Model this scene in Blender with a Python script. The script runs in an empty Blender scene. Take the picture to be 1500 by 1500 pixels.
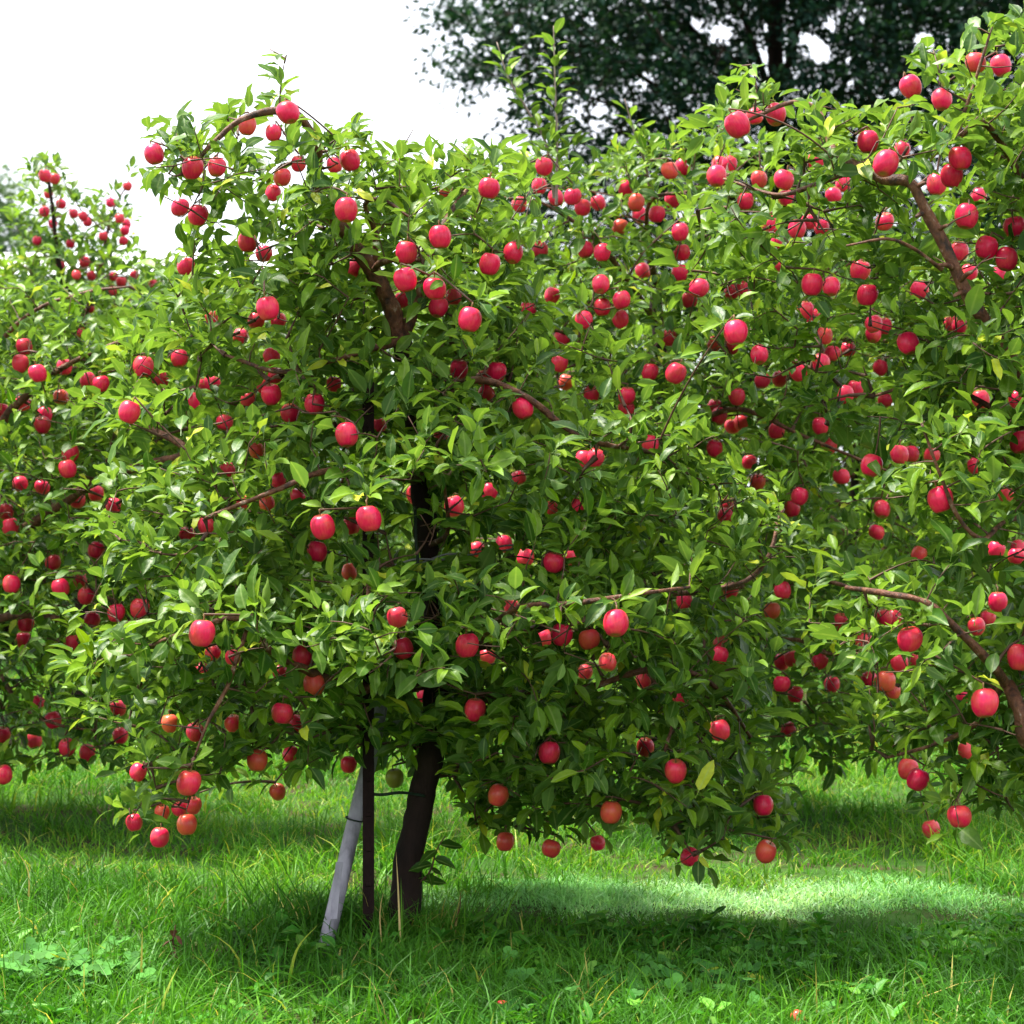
import bpy, math, random
import numpy as np
from mathutils import Vector, Matrix, Euler

# ------------------------------------------------------------------ camera, sky, sun, exposure
F = 2000.0                       # pixels; distances below are design units, K metres each along the view
K = 1.6                          # the photograph was taken with a longer lens: focal length F * K pixels
CAM_H = 1.5
PITCH = math.atan(30.0 / (F * K))      # the camera looks down a little
scn = bpy.context.scene
col = scn.collection
cam = bpy.data.cameras.new('camera')
cam.sensor_width = 36.0
cam.lens = 36.0 * F * K / 1500.0
cam.clip_start = 0.05
cam.clip_end = 3000.0
cam.dof.use_dof = True
cam.dof.focus_distance = 4.3 * K
cam.dof.aperture_fstop = 5.6
camo = bpy.data.objects.new('camera', cam)
camo.location = (0, 0, CAM_H)
camo.rotation_euler = (math.pi / 2 - PITCH, 0, 0)
col.objects.link(camo)
scn.camera = camo
scn.render.resolution_x = scn.render.resolution_y = 1024

SUN_EL, SUN_AZ = math.radians(66), math.radians(287)     # azimuth from +Y clockwise: high overhead, from the left
w = bpy.data.worlds.new('World')
scn.world = w
w.use_nodes = True
nt = w.node_tree
nt.nodes.clear()
sky = nt.nodes.new('ShaderNodeTexSky')
sky.sky_type = 'NISHITA'
sky.sun_disc = False
sky.sun_elevation = SUN_EL
sky.sun_rotation = SUN_AZ
sky.air_density = 1.0
sky.dust_density = 4.0
mixw = nt.nodes.new('ShaderNodeMix')
mixw.data_type = 'RGBA'
mixw.inputs[0].default_value = 0.8                         # bright even cloud cover over the blue
mixw.inputs[7].default_value = (8.6, 8.9, 9.6, 1)
bg = nt.nodes.new('ShaderNodeBackground')
bg.inputs[1].default_value = 0.05
wo = nt.nodes.new('ShaderNodeOutputWorld')
nt.links.new(sky.outputs[0], mixw.inputs[6])
nt.links.new(mixw.outputs[2], bg.inputs[0])
nt.links.new(bg.outputs[0], wo.inputs[0])

sl = bpy.data.lights.new('sun', 'SUN')
sl.energy = 3.0
sl.angle = math.radians(10)
sl.color = (1.0, 0.95, 0.86)
so = bpy.data.objects.new('sun', sl)
sd = Vector((math.sin(SUN_AZ) * math.cos(SUN_EL), math.cos(SUN_AZ) * math.cos(SUN_EL), math.sin(SUN_EL)))
so.rotation_euler = sd.to_track_quat('Z', 'Y').to_euler()
so.location = sd * 30
col.objects.link(so)

scn.view_settings.view_transform = 'Standard'
scn.view_settings.look = 'None'
scn.view_settings.exposure = 2.3
scn.view_settings.gamma = 1.0
scn.cycles.max_bounces = 8
scn.cycles.diffuse_bounces = 4
scn.cycles.transmission_bounces = 6

# ------------------------------------------------------------------ pixel <-> place
FW = np.array([0, math.cos(PITCH), -math.sin(PITCH)])
UPV = np.array([0, math.sin(PITCH), math.cos(PITCH)])
CAMP = np.array([0, 0, CAM_H])


def at(px, py, d):
    """point seen at photo pixel px,py at distance d (times K metres) along the view direction"""
    return CAMP + d * (K * FW + np.array([1.0, 0, 0]) * ((px - 750) / F) + UPV * ((750 - py) / F))


def proj(P):
    v = np.asarray(P) - CAMP
    d = v @ FW / K
    dd = np.where(d > 0.05, d, 0.05)
    return 750 + F * v[..., 0] / dd, 750 - F * (v @ UPV) / dd, d


def nrm(v):
    v = np.asarray(v, float)
    return v / np.maximum(np.linalg.norm(v, axis=-1, keepdims=True), 1e-9)


# ------------------------------------------------------------------ materials
def new_mat(name):
    m = bpy.data.materials.new(name)
    m.use_nodes = True
    t = m.node_tree
    t.nodes.clear()
    return m, t


def N(t, typ, **kw):
    n = t.nodes.new(typ)
    for k, v in kw.items():
        setattr(n, k, v)
    return n


def ramp(t, stops):
    r = N(t, 'ShaderNodeValToRGB')
    e = r.color_ramp.elements
    while len(e) > 1:
        e.remove(e[-1])
    e[0].position, e[0].color = stops[0][0], (*stops[0][1], 1)
    for p, c in stops[1:]:
        x = e.new(p)
        x.color = (*c, 1)
    return r


def mixcol(t, fac, a, b, mode='MIX'):
    m = N(t, 'ShaderNodeMix', data_type='RGBA', blend_type=mode)
    for sock, v in ((m.inputs[0], fac), (m.inputs[6], a), (m.inputs[7], b)):
        if isinstance(v, bpy.types.NodeSocket):
            t.links.new(v, sock)
        elif isinstance(v, tuple):
            sock.default_value = (*v, 1) if len(v) == 3 else v
        else:
            sock.default_value = v
    return m.outputs[2]


def foliage_mat(name, stops, under, rough=0.42, trans=0.3, spec=0.5, trans_gain=(1.5, 1.5, 0.6)):
    """leaf or blade: colour from the per-leaf 'tint' attribute, paler underside, light passing through"""
    m, t = new_mat(name)
    a = N(t, 'ShaderNodeAttribute', attribute_name='tint')
    sp = N(t, 'ShaderNodeSeparateColor')
    t.links.new(a.outputs['Color'], sp.inputs[0])
    r = ramp(t, stops)
    t.links.new(sp.outputs[0], r.inputs[0])
    tc = N(t, 'ShaderNodeNewGeometry')
    no = N(t, 'ShaderNodeTexNoise')
    no.inputs['Scale'].default_value = 75
    no.inputs['Detail'].default_value = 2
    t.links.new(tc.outputs['Position'], no.inputs['Vector'])
    base = mixcol(t, 0.25, r.outputs[0], no.outputs['Fac'], 'OVERLAY')
    if under is not None:
        mx = N(t, 'ShaderNodeMath', operation='MULTIPLY')
        mx.inputs[1].default_value = 0.55
        t.links.new(tc.outputs['Backfacing'], mx.inputs[0])
        base = mixcol(t, mx.outputs[0], base, under)
    mr = N(t, 'ShaderNodeMapRange')                        # pale midrib
    mr.inputs[1].default_value = 0.80
    mr.inputs[2].default_value = 1.0
    mr.inputs[4].default_value = 0.5
    t.links.new(sp.outputs[2], mr.inputs[0])
    base = mixcol(t, mr.outputs[0], base, (0.26, 0.36, 0.10))
    br = N(t, 'ShaderNodeHueSaturation')
    mv = N(t, 'ShaderNodeMapRange')
    mv.inputs[3].default_value = 0.7
    mv.inputs[4].default_value = 1.3
    t.links.new(sp.outputs[1], mv.inputs[0])
    t.links.new(mv.outputs[0], br.inputs['Value'])
    t.links.new(base, br.inputs['Color'])
    p = N(t, 'ShaderNodeBsdfPrincipled')
    p.inputs['Roughness'].default_value = rough
    p.inputs['Specular IOR Level'].default_value = spec
    t.links.new(br.outputs[0], p.inputs['Base Color'])
    bp = N(t, 'ShaderNodeBump')
    bp.inputs['Strength'].default_value = 0.35
    bp.inputs['Distance'].default_value = 0.004
    t.links.new(no.outputs['Fac'], bp.inputs['Height'])
    t.links.new(bp.outputs[0], p.inputs['Normal'])
    tr = N(t, 'ShaderNodeBsdfTranslucent')
    tcol = mixcol(t, 1.0, br.outputs[0], trans_gain, 'MULTIPLY')
    t.links.new(tcol, tr.inputs[0])
    ms = N(t, 'ShaderNodeMixShader')
    ms.inputs[0].default_value = trans
    t.links.new(p.outputs[0], ms.inputs[1])
    t.links.new(tr.outputs[0], ms.inputs[2])
    o = N(t, 'ShaderNodeOutputMaterial')
    t.links.new(ms.outputs[0], o.inputs[0])
    return m


def solid_mat(name, stops, scale=8.0, stretch=(1, 1, 1), rough=0.8, bump=0.3, spec=0.3, detail=6.0, metal=0.0):
    m, t = new_mat(name)
    tc = N(t, 'ShaderNodeTexCoord')
    mp = N(t, 'ShaderNodeMapping')
    mp.inputs['Scale'].default_value = stretch
    t.links.new(tc.outputs['Object'], mp.inputs[0])
    no = N(t, 'ShaderNodeTexNoise')
    no.inputs['Scale'].default_value = scale
    no.inputs['Detail'].default_value = detail
    no.inputs['Roughness'].default_value = 0.65
    t.links.new(mp.outputs[0], no.inputs['Vector'])
    r = ramp(t, stops)
    t.links.new(no.outputs['Fac'], r.inputs[0])
    p = N(t, 'ShaderNodeBsdfPrincipled')
    p.inputs['Roughness'].default_value = rough
    p.inputs['Specular IOR Level'].default_value = spec
    p.inputs['Metallic'].default_value = metal
    t.links.new(r.outputs[0], p.inputs['Base Color'])
    if bump:
        b = N(t, 'ShaderNodeBump')
        b.inputs['Strength'].default_value = bump
        b.inputs['Distance'].default_value = 0.015
        t.links.new(no.outputs['Fac'], b.inputs['Height'])
        t.links.new(b.outputs[0], p.inputs['Normal'])
    o = N(t, 'ShaderNodeOutputMaterial')
    t.links.new(p.outputs[0], o.inputs[0])
    return m


def apple_mat():
    m, t = new_mat('apple_skin')
    oi = N(t, 'ShaderNodeObjectInfo')
    sp = N(t, 'ShaderNodeSeparateColor')
    t.links.new(oi.outputs['Color'], sp.inputs[0])
    tc = N(t, 'ShaderNodeTexCoord')
    big = N(t, 'ShaderNodeVectorMath', operation='SCALE')
    big.inputs['Scale'].default_value = 50.0
    t.links.new(oi.outputs['Random'], big.inputs[0])
    vm = N(t, 'ShaderNodeVectorMath', operation='ADD')       # each apple reads another piece of the noise
    t.links.new(tc.outputs['Object'], vm.inputs[0])
    t.links.new(big.outputs[0], vm.inputs[1])
    mp = N(t, 'ShaderNodeMapping')
    mp.inputs['Scale'].default_value = (1, 1, 0.18)
    t.links.new(vm.outputs[0], mp.inputs[0])
    streak = N(t, 'ShaderNodeTexNoise')
    streak.inputs['Scale'].default_value = 6.5
    streak.inputs['Detail'].default_value = 3
    t.links.new(mp.outputs[0], streak.inputs['Vector'])
    blot = N(t, 'ShaderNodeTexNoise')
    blot.inputs['Scale'].default_value = 1.1
    t.links.new(vm.outputs[0], blot.inputs['Vector'])
    # ground colour shows where the blush is thin
    a1 = N(t, 'ShaderNodeMath', operation='ADD')
    t.links.new(blot.outputs['Fac'], a1.inputs[0])
    t.links.new(sp.outputs[0], a1.inputs[1])
    a2 = N(t, 'ShaderNodeMath', operation='MULTIPLY_ADD')
    t.links.new(streak.outputs['Fac'], a2.inputs[0])
    a2.inputs[1].default_value = 0.35
    t.links.new(a1.outputs[0], a2.inputs[2])
    mr = N(t, 'ShaderNodeMapRange')
    mr.inputs[1].default_value = 0.72
    mr.inputs[2].default_value = 1.5
    t.links.new(a2.outputs[0], mr.inputs[0])
    red = mixcol(t, streak.outputs['Fac'], (0.54, 0.002, 0.034), (0.92, 0.014, 0.105))
    ground = mixcol(t, sp.outputs[1], (0.62, 0.13, 0.03), (0.32, 0.30, 0.05))
    base = mixcol(t, mr.outputs[0], red, ground)
    # yellower round the stalk hollow and the calyx, pale dots all over
    sx = N(t, 'ShaderNodeSeparateXYZ')
    t.links.new(tc.outputs['Object'], sx.inputs[0])
    rad = N(t, 'ShaderNodeVectorMath', operation='LENGTH')
    flat = N(t, 'ShaderNodeVectorMath', operation='MULTIPLY')
    flat.inputs[1].default_value = (1, 1, 0)
    t.links.new(tc.outputs['Object'], flat.inputs[0])
    t.links.new(flat.outputs[0], rad.inputs[0])
    ends = N(t, 'ShaderNodeMapRange')
    ends.inputs[1].default_value = 0.55
    ends.inputs[2].default_value = 0.12
    ends.inputs[4].default_value = 0.75
    t.links.new(rad.outputs['Value'], ends.inputs[0])
    base = mixcol(t, ends.outputs[0], base, (0.34, 0.20, 0.04))
    vo = N(t, 'ShaderNodeTexVoronoi')
    vo.inputs['Scale'].default_value = 9
    t.links.new(vm.outputs[0], vo.inputs['Vector'])
    dot = N(t, 'ShaderNodeMapRange')
    dot.inputs[1].default_value = 0.16
    dot.inputs[2].default_value = 0.06
    dot.inputs[4].default_value = 0.35
    t.links.new(vo.outputs['Distance'], dot.inputs[0])
    base = mixcol(t, dot.outputs[0], base, (0.62, 0.22, 0.10))
    p = N(t, 'ShaderNodeBsdfPrincipled')
    p.inputs['Roughness'].default_value = 0.32
    p.inputs['Specular IOR Level'].default_value = 0.38
    p.inputs['Subsurface Weight'].default_value = 0.0
    p.inputs['Sheen Weight'].default_value = 0.0
    t.links.new(base, p.inputs['Base Color'])
    o = N(t, 'ShaderNodeOutputMaterial')
    t.links.new(p.outputs[0], o.inputs[0])
    return m


M = {}
M['leaf'] = foliage_mat('apple_leaf', [(0.0, (0.022, 0.070, 0.005)), (0.35, (0.052, 0.130, 0.007)),
                                       (0.7, (0.140, 0.255, 0.008)), (0.93, (0.27, 0.36, 0.012)), (1.0, (0.38, 0.36, 0.03))],
                        (0.15, 0.25, 0.07), rough=0.45, trans=0.34, spec=0.27)
M['dark_leaf'] = foliage_mat('dark_tree_leaf', [(0.0, (0.004, 0.017, 0.013)), (0.6, (0.010, 0.036, 0.022)), (1.0, (0.028, 0.07, 0.026))],
                             None, rough=0.6, trans=0.15, spec=0.1)
M['far_leaf'] = foliage_mat('far_tree_leaf', [(0.0, (0.05, 0.10, 0.05)), (1.0, (0.12, 0.20, 0.08))], None, rough=0.6, trans=0.2, spec=0.3)  # distance haze is put into this paler, greyer leaf green
M['grass'] = foliage_mat('grass_blade', [(0.0, (0.024, 0.095, 0.008)), (0.45, (0.062, 0.205, 0.014)), (0.8, (0.14, 0.315, 0.026)),
                                         (0.93, (0.34, 0.38, 0.06)), (1.0, (0.48, 0.34, 0.14))], None, rough=0.5, trans=0.35, spec=0.22)
M['mown'] = foliage_mat('mown_grass_blade', [(0.0, (0.08, 0.28, 0.05)), (0.5, (0.24, 0.50, 0.20)), (1.0, (0.55, 0.70, 0.52))],  # sky sheen and sunlit brightness are mixed into this pale bluish green
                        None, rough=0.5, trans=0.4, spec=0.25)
M['weed'] = foliage_mat('weed_leaf', [(0.0, (0.022, 0.11, 0.010)), (0.6, (0.05, 0.21, 0.018)), (1.0, (0.12, 0.30, 0.03))], None, rough=0.5, trans=0.3, spec=0.22)
M['clover'] = foliage_mat('clover_leaf', [(0.0, (0.035, 0.13, 0.022)), (0.8, (0.08, 0.24, 0.04)), (1.0, (0.28, 0.34, 0.03))], None, rough=0.75, trans=0.2, spec=0.15)
M['dry'] = foliage_mat('dry_stalk', [(0.0, (0.36, 0.22, 0.08)), (1.0, (0.55, 0.42, 0.18))], None, rough=0.7, trans=0.15, spec=0.2)
M['dead'] = foliage_mat('dead_leaf', [(0.0, (0.06, 0.025, 0.018)), (1.0, (0.16, 0.07, 0.04))], None, rough=0.8, trans=0.05, spec=0.2)
M['bark'] = solid_mat('trunk_bark', [(0.25, (0.006, 0.0035, 0.003)), (0.55, (0.020, 0.011, 0.008)), (0.8, (0.045, 0.027, 0.02))], 13, (1, 1, 0.35), 0.85, 1.0, 0.2)
M['limb'] = solid_mat('limb_bark', [(0.34, (0.022, 0.009, 0.006)), (0.48, (0.10, 0.034, 0.016)), (0.60, (0.17, 0.064, 0.030)), (0.72, (0.36, 0.28, 0.23))], 34, (1, 1, 0.7), 0.6, 0.9, 0.4)
M['twig'] = solid_mat('twig_bark', [(0.3, (0.05, 0.022, 0.014)), (0.6, (0.12, 0.06, 0.04)), (0.85, (0.28, 0.22, 0.18))], 30, (1, 1, 1), 0.65, 0)
M['sprout'] = solid_mat('sprout_bark', [(0.3, (0.16, 0.10, 0.08)), (0.7, (0.38, 0.30, 0.27))], 30, (1, 1, 1), 0.7, 0)
M['apple'] = apple_mat()
M['stem'] = solid_mat('apple_stem', [(0.3, (0.10, 0.05, 0.02)), (0.7, (0.22, 0.14, 0.05))], 60, (1, 1, 1), 0.7, 0)
M['calyx'] = solid_mat('apple_calyx', [(0.3, (0.02, 0.012, 0.008)), (0.7, (0.07, 0.04, 0.02))], 60, (1, 1, 1), 0.9, 0)
M['stake'] = solid_mat('rusted_steel', [(0.3, (0.008, 0.004, 0.004)), (0.6, (0.018, 0.009, 0.008)), (0.85, (0.04, 0.018, 0.012))], 40, (1, 1, 0.4), 0.8, 0.4, 0.12)
M['pipe'] = solid_mat('weathered_plastic', [(0.28, (0.14, 0.13, 0.15)), (0.5, (0.32, 0.30, 0.35)), (0.8, (0.44, 0.42, 0.47))], 16, (1, 1, 0.35), 0.5, 0.12)
M['wire'] = solid_mat('galvanised_wire', [(0.3, (0.16, 0.16, 0.16)), (0.7, (0.34, 0.34, 0.34))], 60, (1, 1, 1), 0.45, 0, 0.5, 6, 0.6)
M['tie'] = solid_mat('rubber_tie', [(0.3, (0.008, 0.016, 0.010)), (0.7, (0.02, 0.04, 0.024))], 40, (1, 1, 1), 0.6, 0)
M['ground'] = solid_mat('orchard_soil', [(0.3, (0.020, 0.050, 0.010)), (0.5, (0.035, 0.085, 0.014)), (0.62, (0.045, 0.030, 0.018)), (0.8, (0.05, 0.11, 0.02))], 2.2, (1, 1, 1), 0.95, 0.5, 0.1, 10)
M['white_wall'] = solid_mat('white_cladding', [(0.3, (0.72, 0.73, 0.76)), (0.7, (0.80, 0.80, 0.82))], 1.2, (1, 1, 0.2), 0.6, 0.05)
M['white_roof'] = solid_mat('pale_metal_roof', [(0.3, (0.68, 0.70, 0.74)), (0.7, (0.80, 0.81, 0.84))], 0.8, (1, 1, 1), 0.45, 0.05)

# ------------------------------------------------------------------ mesh helpers
def mesh_np(name, V, Fc, mat, tint=None, smooth=True):
    """V (n,3); Fc int array (m,3) or (m,4); tint (n,3) point colour"""
    me = bpy.data.meshes.new(name)
    V = np.ascontiguousarray(V, np.float32)
    Fc = np.ascontiguousarray(Fc, np.int32)
    k = Fc.shape[1]
    me.vertices.add(len(V))
    me.vertices.foreach_set('co', V.ravel())
    me.loops.add(Fc.size)
    me.loops.foreach_set('vertex_index', Fc.ravel())
    me.polygons.add(len(Fc))
    me.polygons.foreach_set('loop_start', np.arange(0, Fc.size, k, dtype=np.int32))
    me.polygons.foreach_set('use_smooth', np.full(len(Fc), smooth, bool))
    me.update(calc_edges=True)
    if tint is not None:
        a = me.color_attributes.new('tint', 'FLOAT_COLOR', 'POINT')
        c = np.ones((len(V), 4), np.float32)
        c[:, :3] = tint
        a.data.foreach_set('color', c.ravel())
    me.materials.append(mat)
    return me


def link(name, data, parent=None, loc=None, **props):
    o = bpy.data.objects.new(name, data)
    col.objects.link(o)
    if parent is not None:
        o.parent = parent
    if loc is not None:
        o.location = loc
    for k, v in props.items():
        o[k] = v
    return o


def catmull(pts, step):
    pts = np.asarray(pts, float)
    if len(pts) == 2:
        n = max(2, int(np.linalg.norm(pts[1] - pts[0]) / step) + 1)
        return pts[0] + (pts[1] - pts[0]) * np.linspace(0, 1, n)[:, None]
    P = np.vstack([2 * pts[0] - pts[1], pts, 2 * pts[-1] - pts[-2]])
    out = []
    for i in range(1, len(P) - 2):
        n = max(2, int(np.linalg.norm(P[i + 1] - P[i]) / step) + 1)
        for s in np.linspace(0, 1, n, endpoint=False):
            out.append(0.5 * ((2 * P[i]) + (-P[i - 1] + P[i + 1]) * s + (2 * P[i - 1] - 5 * P[i] + 4 * P[i + 1] - P[i + 2]) * s * s
                              + (-P[i - 1] + 3 * P[i] - 3 * P[i + 1] + P[i + 2]) * s ** 3))
    out.append(P[-2])
    return np.array(out)


def tubes(paths, radii, k=5, knob=0.0, rng=None):
    """list of polylines -> one set of quads (tapered tubes with closed tips)"""
    Vs, Fs, off = [], [], 0
    ang = np.arange(k) * 2 * math.pi / k
    for P, R in zip(paths, radii):
        P = np.asarray(P, float)
        n = len(P)
        T = nrm(np.gradient(P, axis=0))
        ref = np.where(np.abs(T[:, 2:3]) > 0.9, np.array([[1.0, 0, 0]]), np.array([[0, 0, 1.0]]))
        if n > 2:                                      # one reference for the whole tube keeps it untwisted
            mt = np.abs(nrm(P[-1] - P[0]))
            ref = np.repeat(np.eye(3)[[int(np.argmin(mt))]], n, 0)
        A = nrm(np.cross(T, ref))
        B = np.cross(T, A)
        rr = np.repeat(np.asarray(R, float).reshape(-1, 1) if np.ndim(R) else np.full((n, 1), R), k, 1)
        if knob and rng is not None:
            g = rng.normal(0, 1, (n, k))
            for _ in range(2):
                g = (np.roll(g, 1, 0) + g + np.roll(g, -1, 0) + np.roll(g, 1, 1) + np.roll(g, -1, 1)) / 5 * 1.6
            rr = rr * (1 + knob * g)
        V = P[:, None, :] + rr[..., None] * (np.cos(ang)[None, :, None] * A[:, None, :] + np.sin(ang)[None, :, None] * B[:, None, :])
        Vs.append(V.reshape(-1, 3))
        i = np.arange(n - 1)[:, None] * k
        j = np.arange(k)[None, :]
        q = np.stack([i + j, i + (j + 1) % k, i + k + (j + 1) % k, i + k + j], -1).reshape(-1, 4) + off
        Fs.append(q)
        off += n * k
        Vs.append(P[[-1]] + T[[-1]] * float(rr[-1].mean()) * 0.5)        # tip
        tip = off
        jj = np.arange(k)
        base = off - k
        Fs.append(np.stack([base + jj, base + (jj + 1) % k, np.full(k, tip), np.full(k, tip)], -1))
        off += 1
    V, Fq = np.vstack(Vs), np.vstack(Fs)
    tri = Fq[:, 2] == Fq[:, 3]
    T3 = np.vstack([Fq[~tri][:, [0, 1, 2]], Fq[~tri][:, [0, 2, 3]], Fq[tri][:, :3]])
    return V, T3


# ------------------------------------------------------------------ leaves
RIBS = {}


def leaf_shape(seed, fine=True):
    """x along the blade, z its upper side; unit length"""
    r = np.random.default_rng(seed)
    st = np.array([0.0, 0.13, 0.36, 0.62, 0.84, 1.0]) if fine else np.array([0, 0.32, 0.7, 1.0])
    wmax = r.uniform(0.195, 0.27)
    wd = wmax * np.sin(math.pi * np.clip(st, 0, 1) ** r.uniform(0.72, 0.95)) ** 0.8
    fold, droop, twist = r.uniform(0.15, 0.8), r.uniform(0.05, 0.5), r.normal(0, 0.22)
    bend = r.normal(0, 0.06)
    V, Fc = [], []
    n = len(st)
    mid, L, R = [], [], []
    for i in range(n):
        x = st[i]
        zc = -droop * x * x
        xx = x - 0.25 * droop * x * x
        yc = bend * x * x
        mid.append(len(V))
        V.append((xx, yc, zc))
        if 0 < i < n - 1:
            for s, lst in ((1, L), (-1, R)):
                wob = r.normal(0, 0.05)
                a = fold + wob + s * twist * x
                lst.append(len(V))
                V.append((xx + r.normal(0, 0.008), yc + s * wd[i] * math.cos(a), zc + wd[i] * math.sin(a) + wob * 0.5))
    for s, lst in ((1, L), (-1, R)):
        def f(a, b, c):
            Fc.append((a, b, c) if s > 0 else (a, c, b))
        f(mid[0], mid[1], lst[0])
        for i in range(len(lst) - 1):
            f(mid[i + 1], mid[i + 2], lst[i + 1])
            f(mid[i + 1], lst[i + 1], lst[i])
        f(mid[n - 2], mid[n - 1], lst[-1])
    # leaf stalk
    b = len(V)
    V += [(-0.24, -0.012, -0.02), (-0.24, 0.012, -0.02), (0.02, 0.012, 0.0), (0.02, -0.012, 0.0)]
    Fc += [(b, b + 1, b + 2), (b, b + 2, b + 3)]
    V = np.array(V)
    rib = np.zeros(len(V))
    rib[mid] = 1.0
    RIBS[(seed, fine)] = rib
    return V, np.array(Fc, int)


NV = 14
LEAF_FINE = [leaf_shape(100 + i) for i in range(NV)]
LEAF_FAR = [leaf_shape(100 + i, False) for i in range(NV)]
_rt = np.random.default_rng(5)
LEAF_TINT = [np.array([(i + 0.5) / NV * 0.86, _rt.uniform(0.2, 0.8), 0]) for i in range(NV)]
LEAF_TINT[NV - 1][0] = 0.96
LEAF_MESH = None


def build_leaves(name, fr, mat, fine=True, shapes=None):
    """fr: dict of arrays o (origin), X,Y,Z (unit axes), s (length), v (variant), t (n,2) tint -> one mesh"""
    shapes = shapes or (LEAF_FINE if fine else LEAF_FAR)
    Vs, Fs, Ts, off = [], [], [], 0
    for k in range(len(shapes)):
        idx = np.nonzero(fr['v'] == k)[0]
        if not len(idx):
            continue
        sv, sf = shapes[k]
        V = fr['o'][idx][:, None, :] + fr['s'][idx][:, None, None] * (
            sv[None, :, 0:1] * fr['X'][idx][:, None, :] + sv[None, :, 1:2] * fr['Y'][idx][:, None, :] + sv[None, :, 2:3] * fr['Z'][idx][:, None, :])
        Vs.append(V.reshape(-1, 3))
        Fs.append((sf[None] + (np.arange(len(idx)) * len(sv))[:, None, None]).reshape(-1, 3) + off)
        t = np.zeros((len(idx), len(sv), 3))
        t[..., 0] = fr['t'][idx, 0][:, None]
        t[..., 1] = fr['t'][idx, 1][:, None]
        if shapes is LEAF_FINE:
            t[..., 2] = RIBS[(100 + k, True)][None]
        Ts.append(t.reshape(-1, 3))
        off += len(idx) * len(sv)
    return mesh_np(name, np.vstack(Vs), np.vstack(Fs), mat, np.vstack(Ts))


def frames(D, Nh):
    X = nrm(D)
    Z = nrm(Nh - np.sum(Nh * X, -1, keepdims=True) * X)
    return X, np.cross(Z, X), Z


def round_apples(P):
    """bend a twig sideways round the fruit it would cross"""
    if not APC:
        return P
    c, r = APC['c'], APC['r']
    n = len(P)
    for it in range(2):
        v = P[1:-1, None, :] - c[None]                          # twig point to apple
        along = v @ FW
        lat = v - along[..., None] * FW
        dist = np.linalg.norm(lat, axis=-1)
        hit = (dist < r * 1.12) & (along < r) & (along > -0.35)
        if not hit.any():
            break
        for i, j in zip(*np.nonzero(hit)):
            dr = lat[i, j] / max(dist[i, j], 1e-4)
            P[i + 1] += dr * (r[j] * 1.15 - dist[i, j])
    if n > 4:
        P[1:-1] = 0.25 * P[:-2] + 0.5 * P[1:-1] + 0.25 * P[2:]
    return P


APC = {}
HOOKS = np.empty((0, 3))


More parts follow.
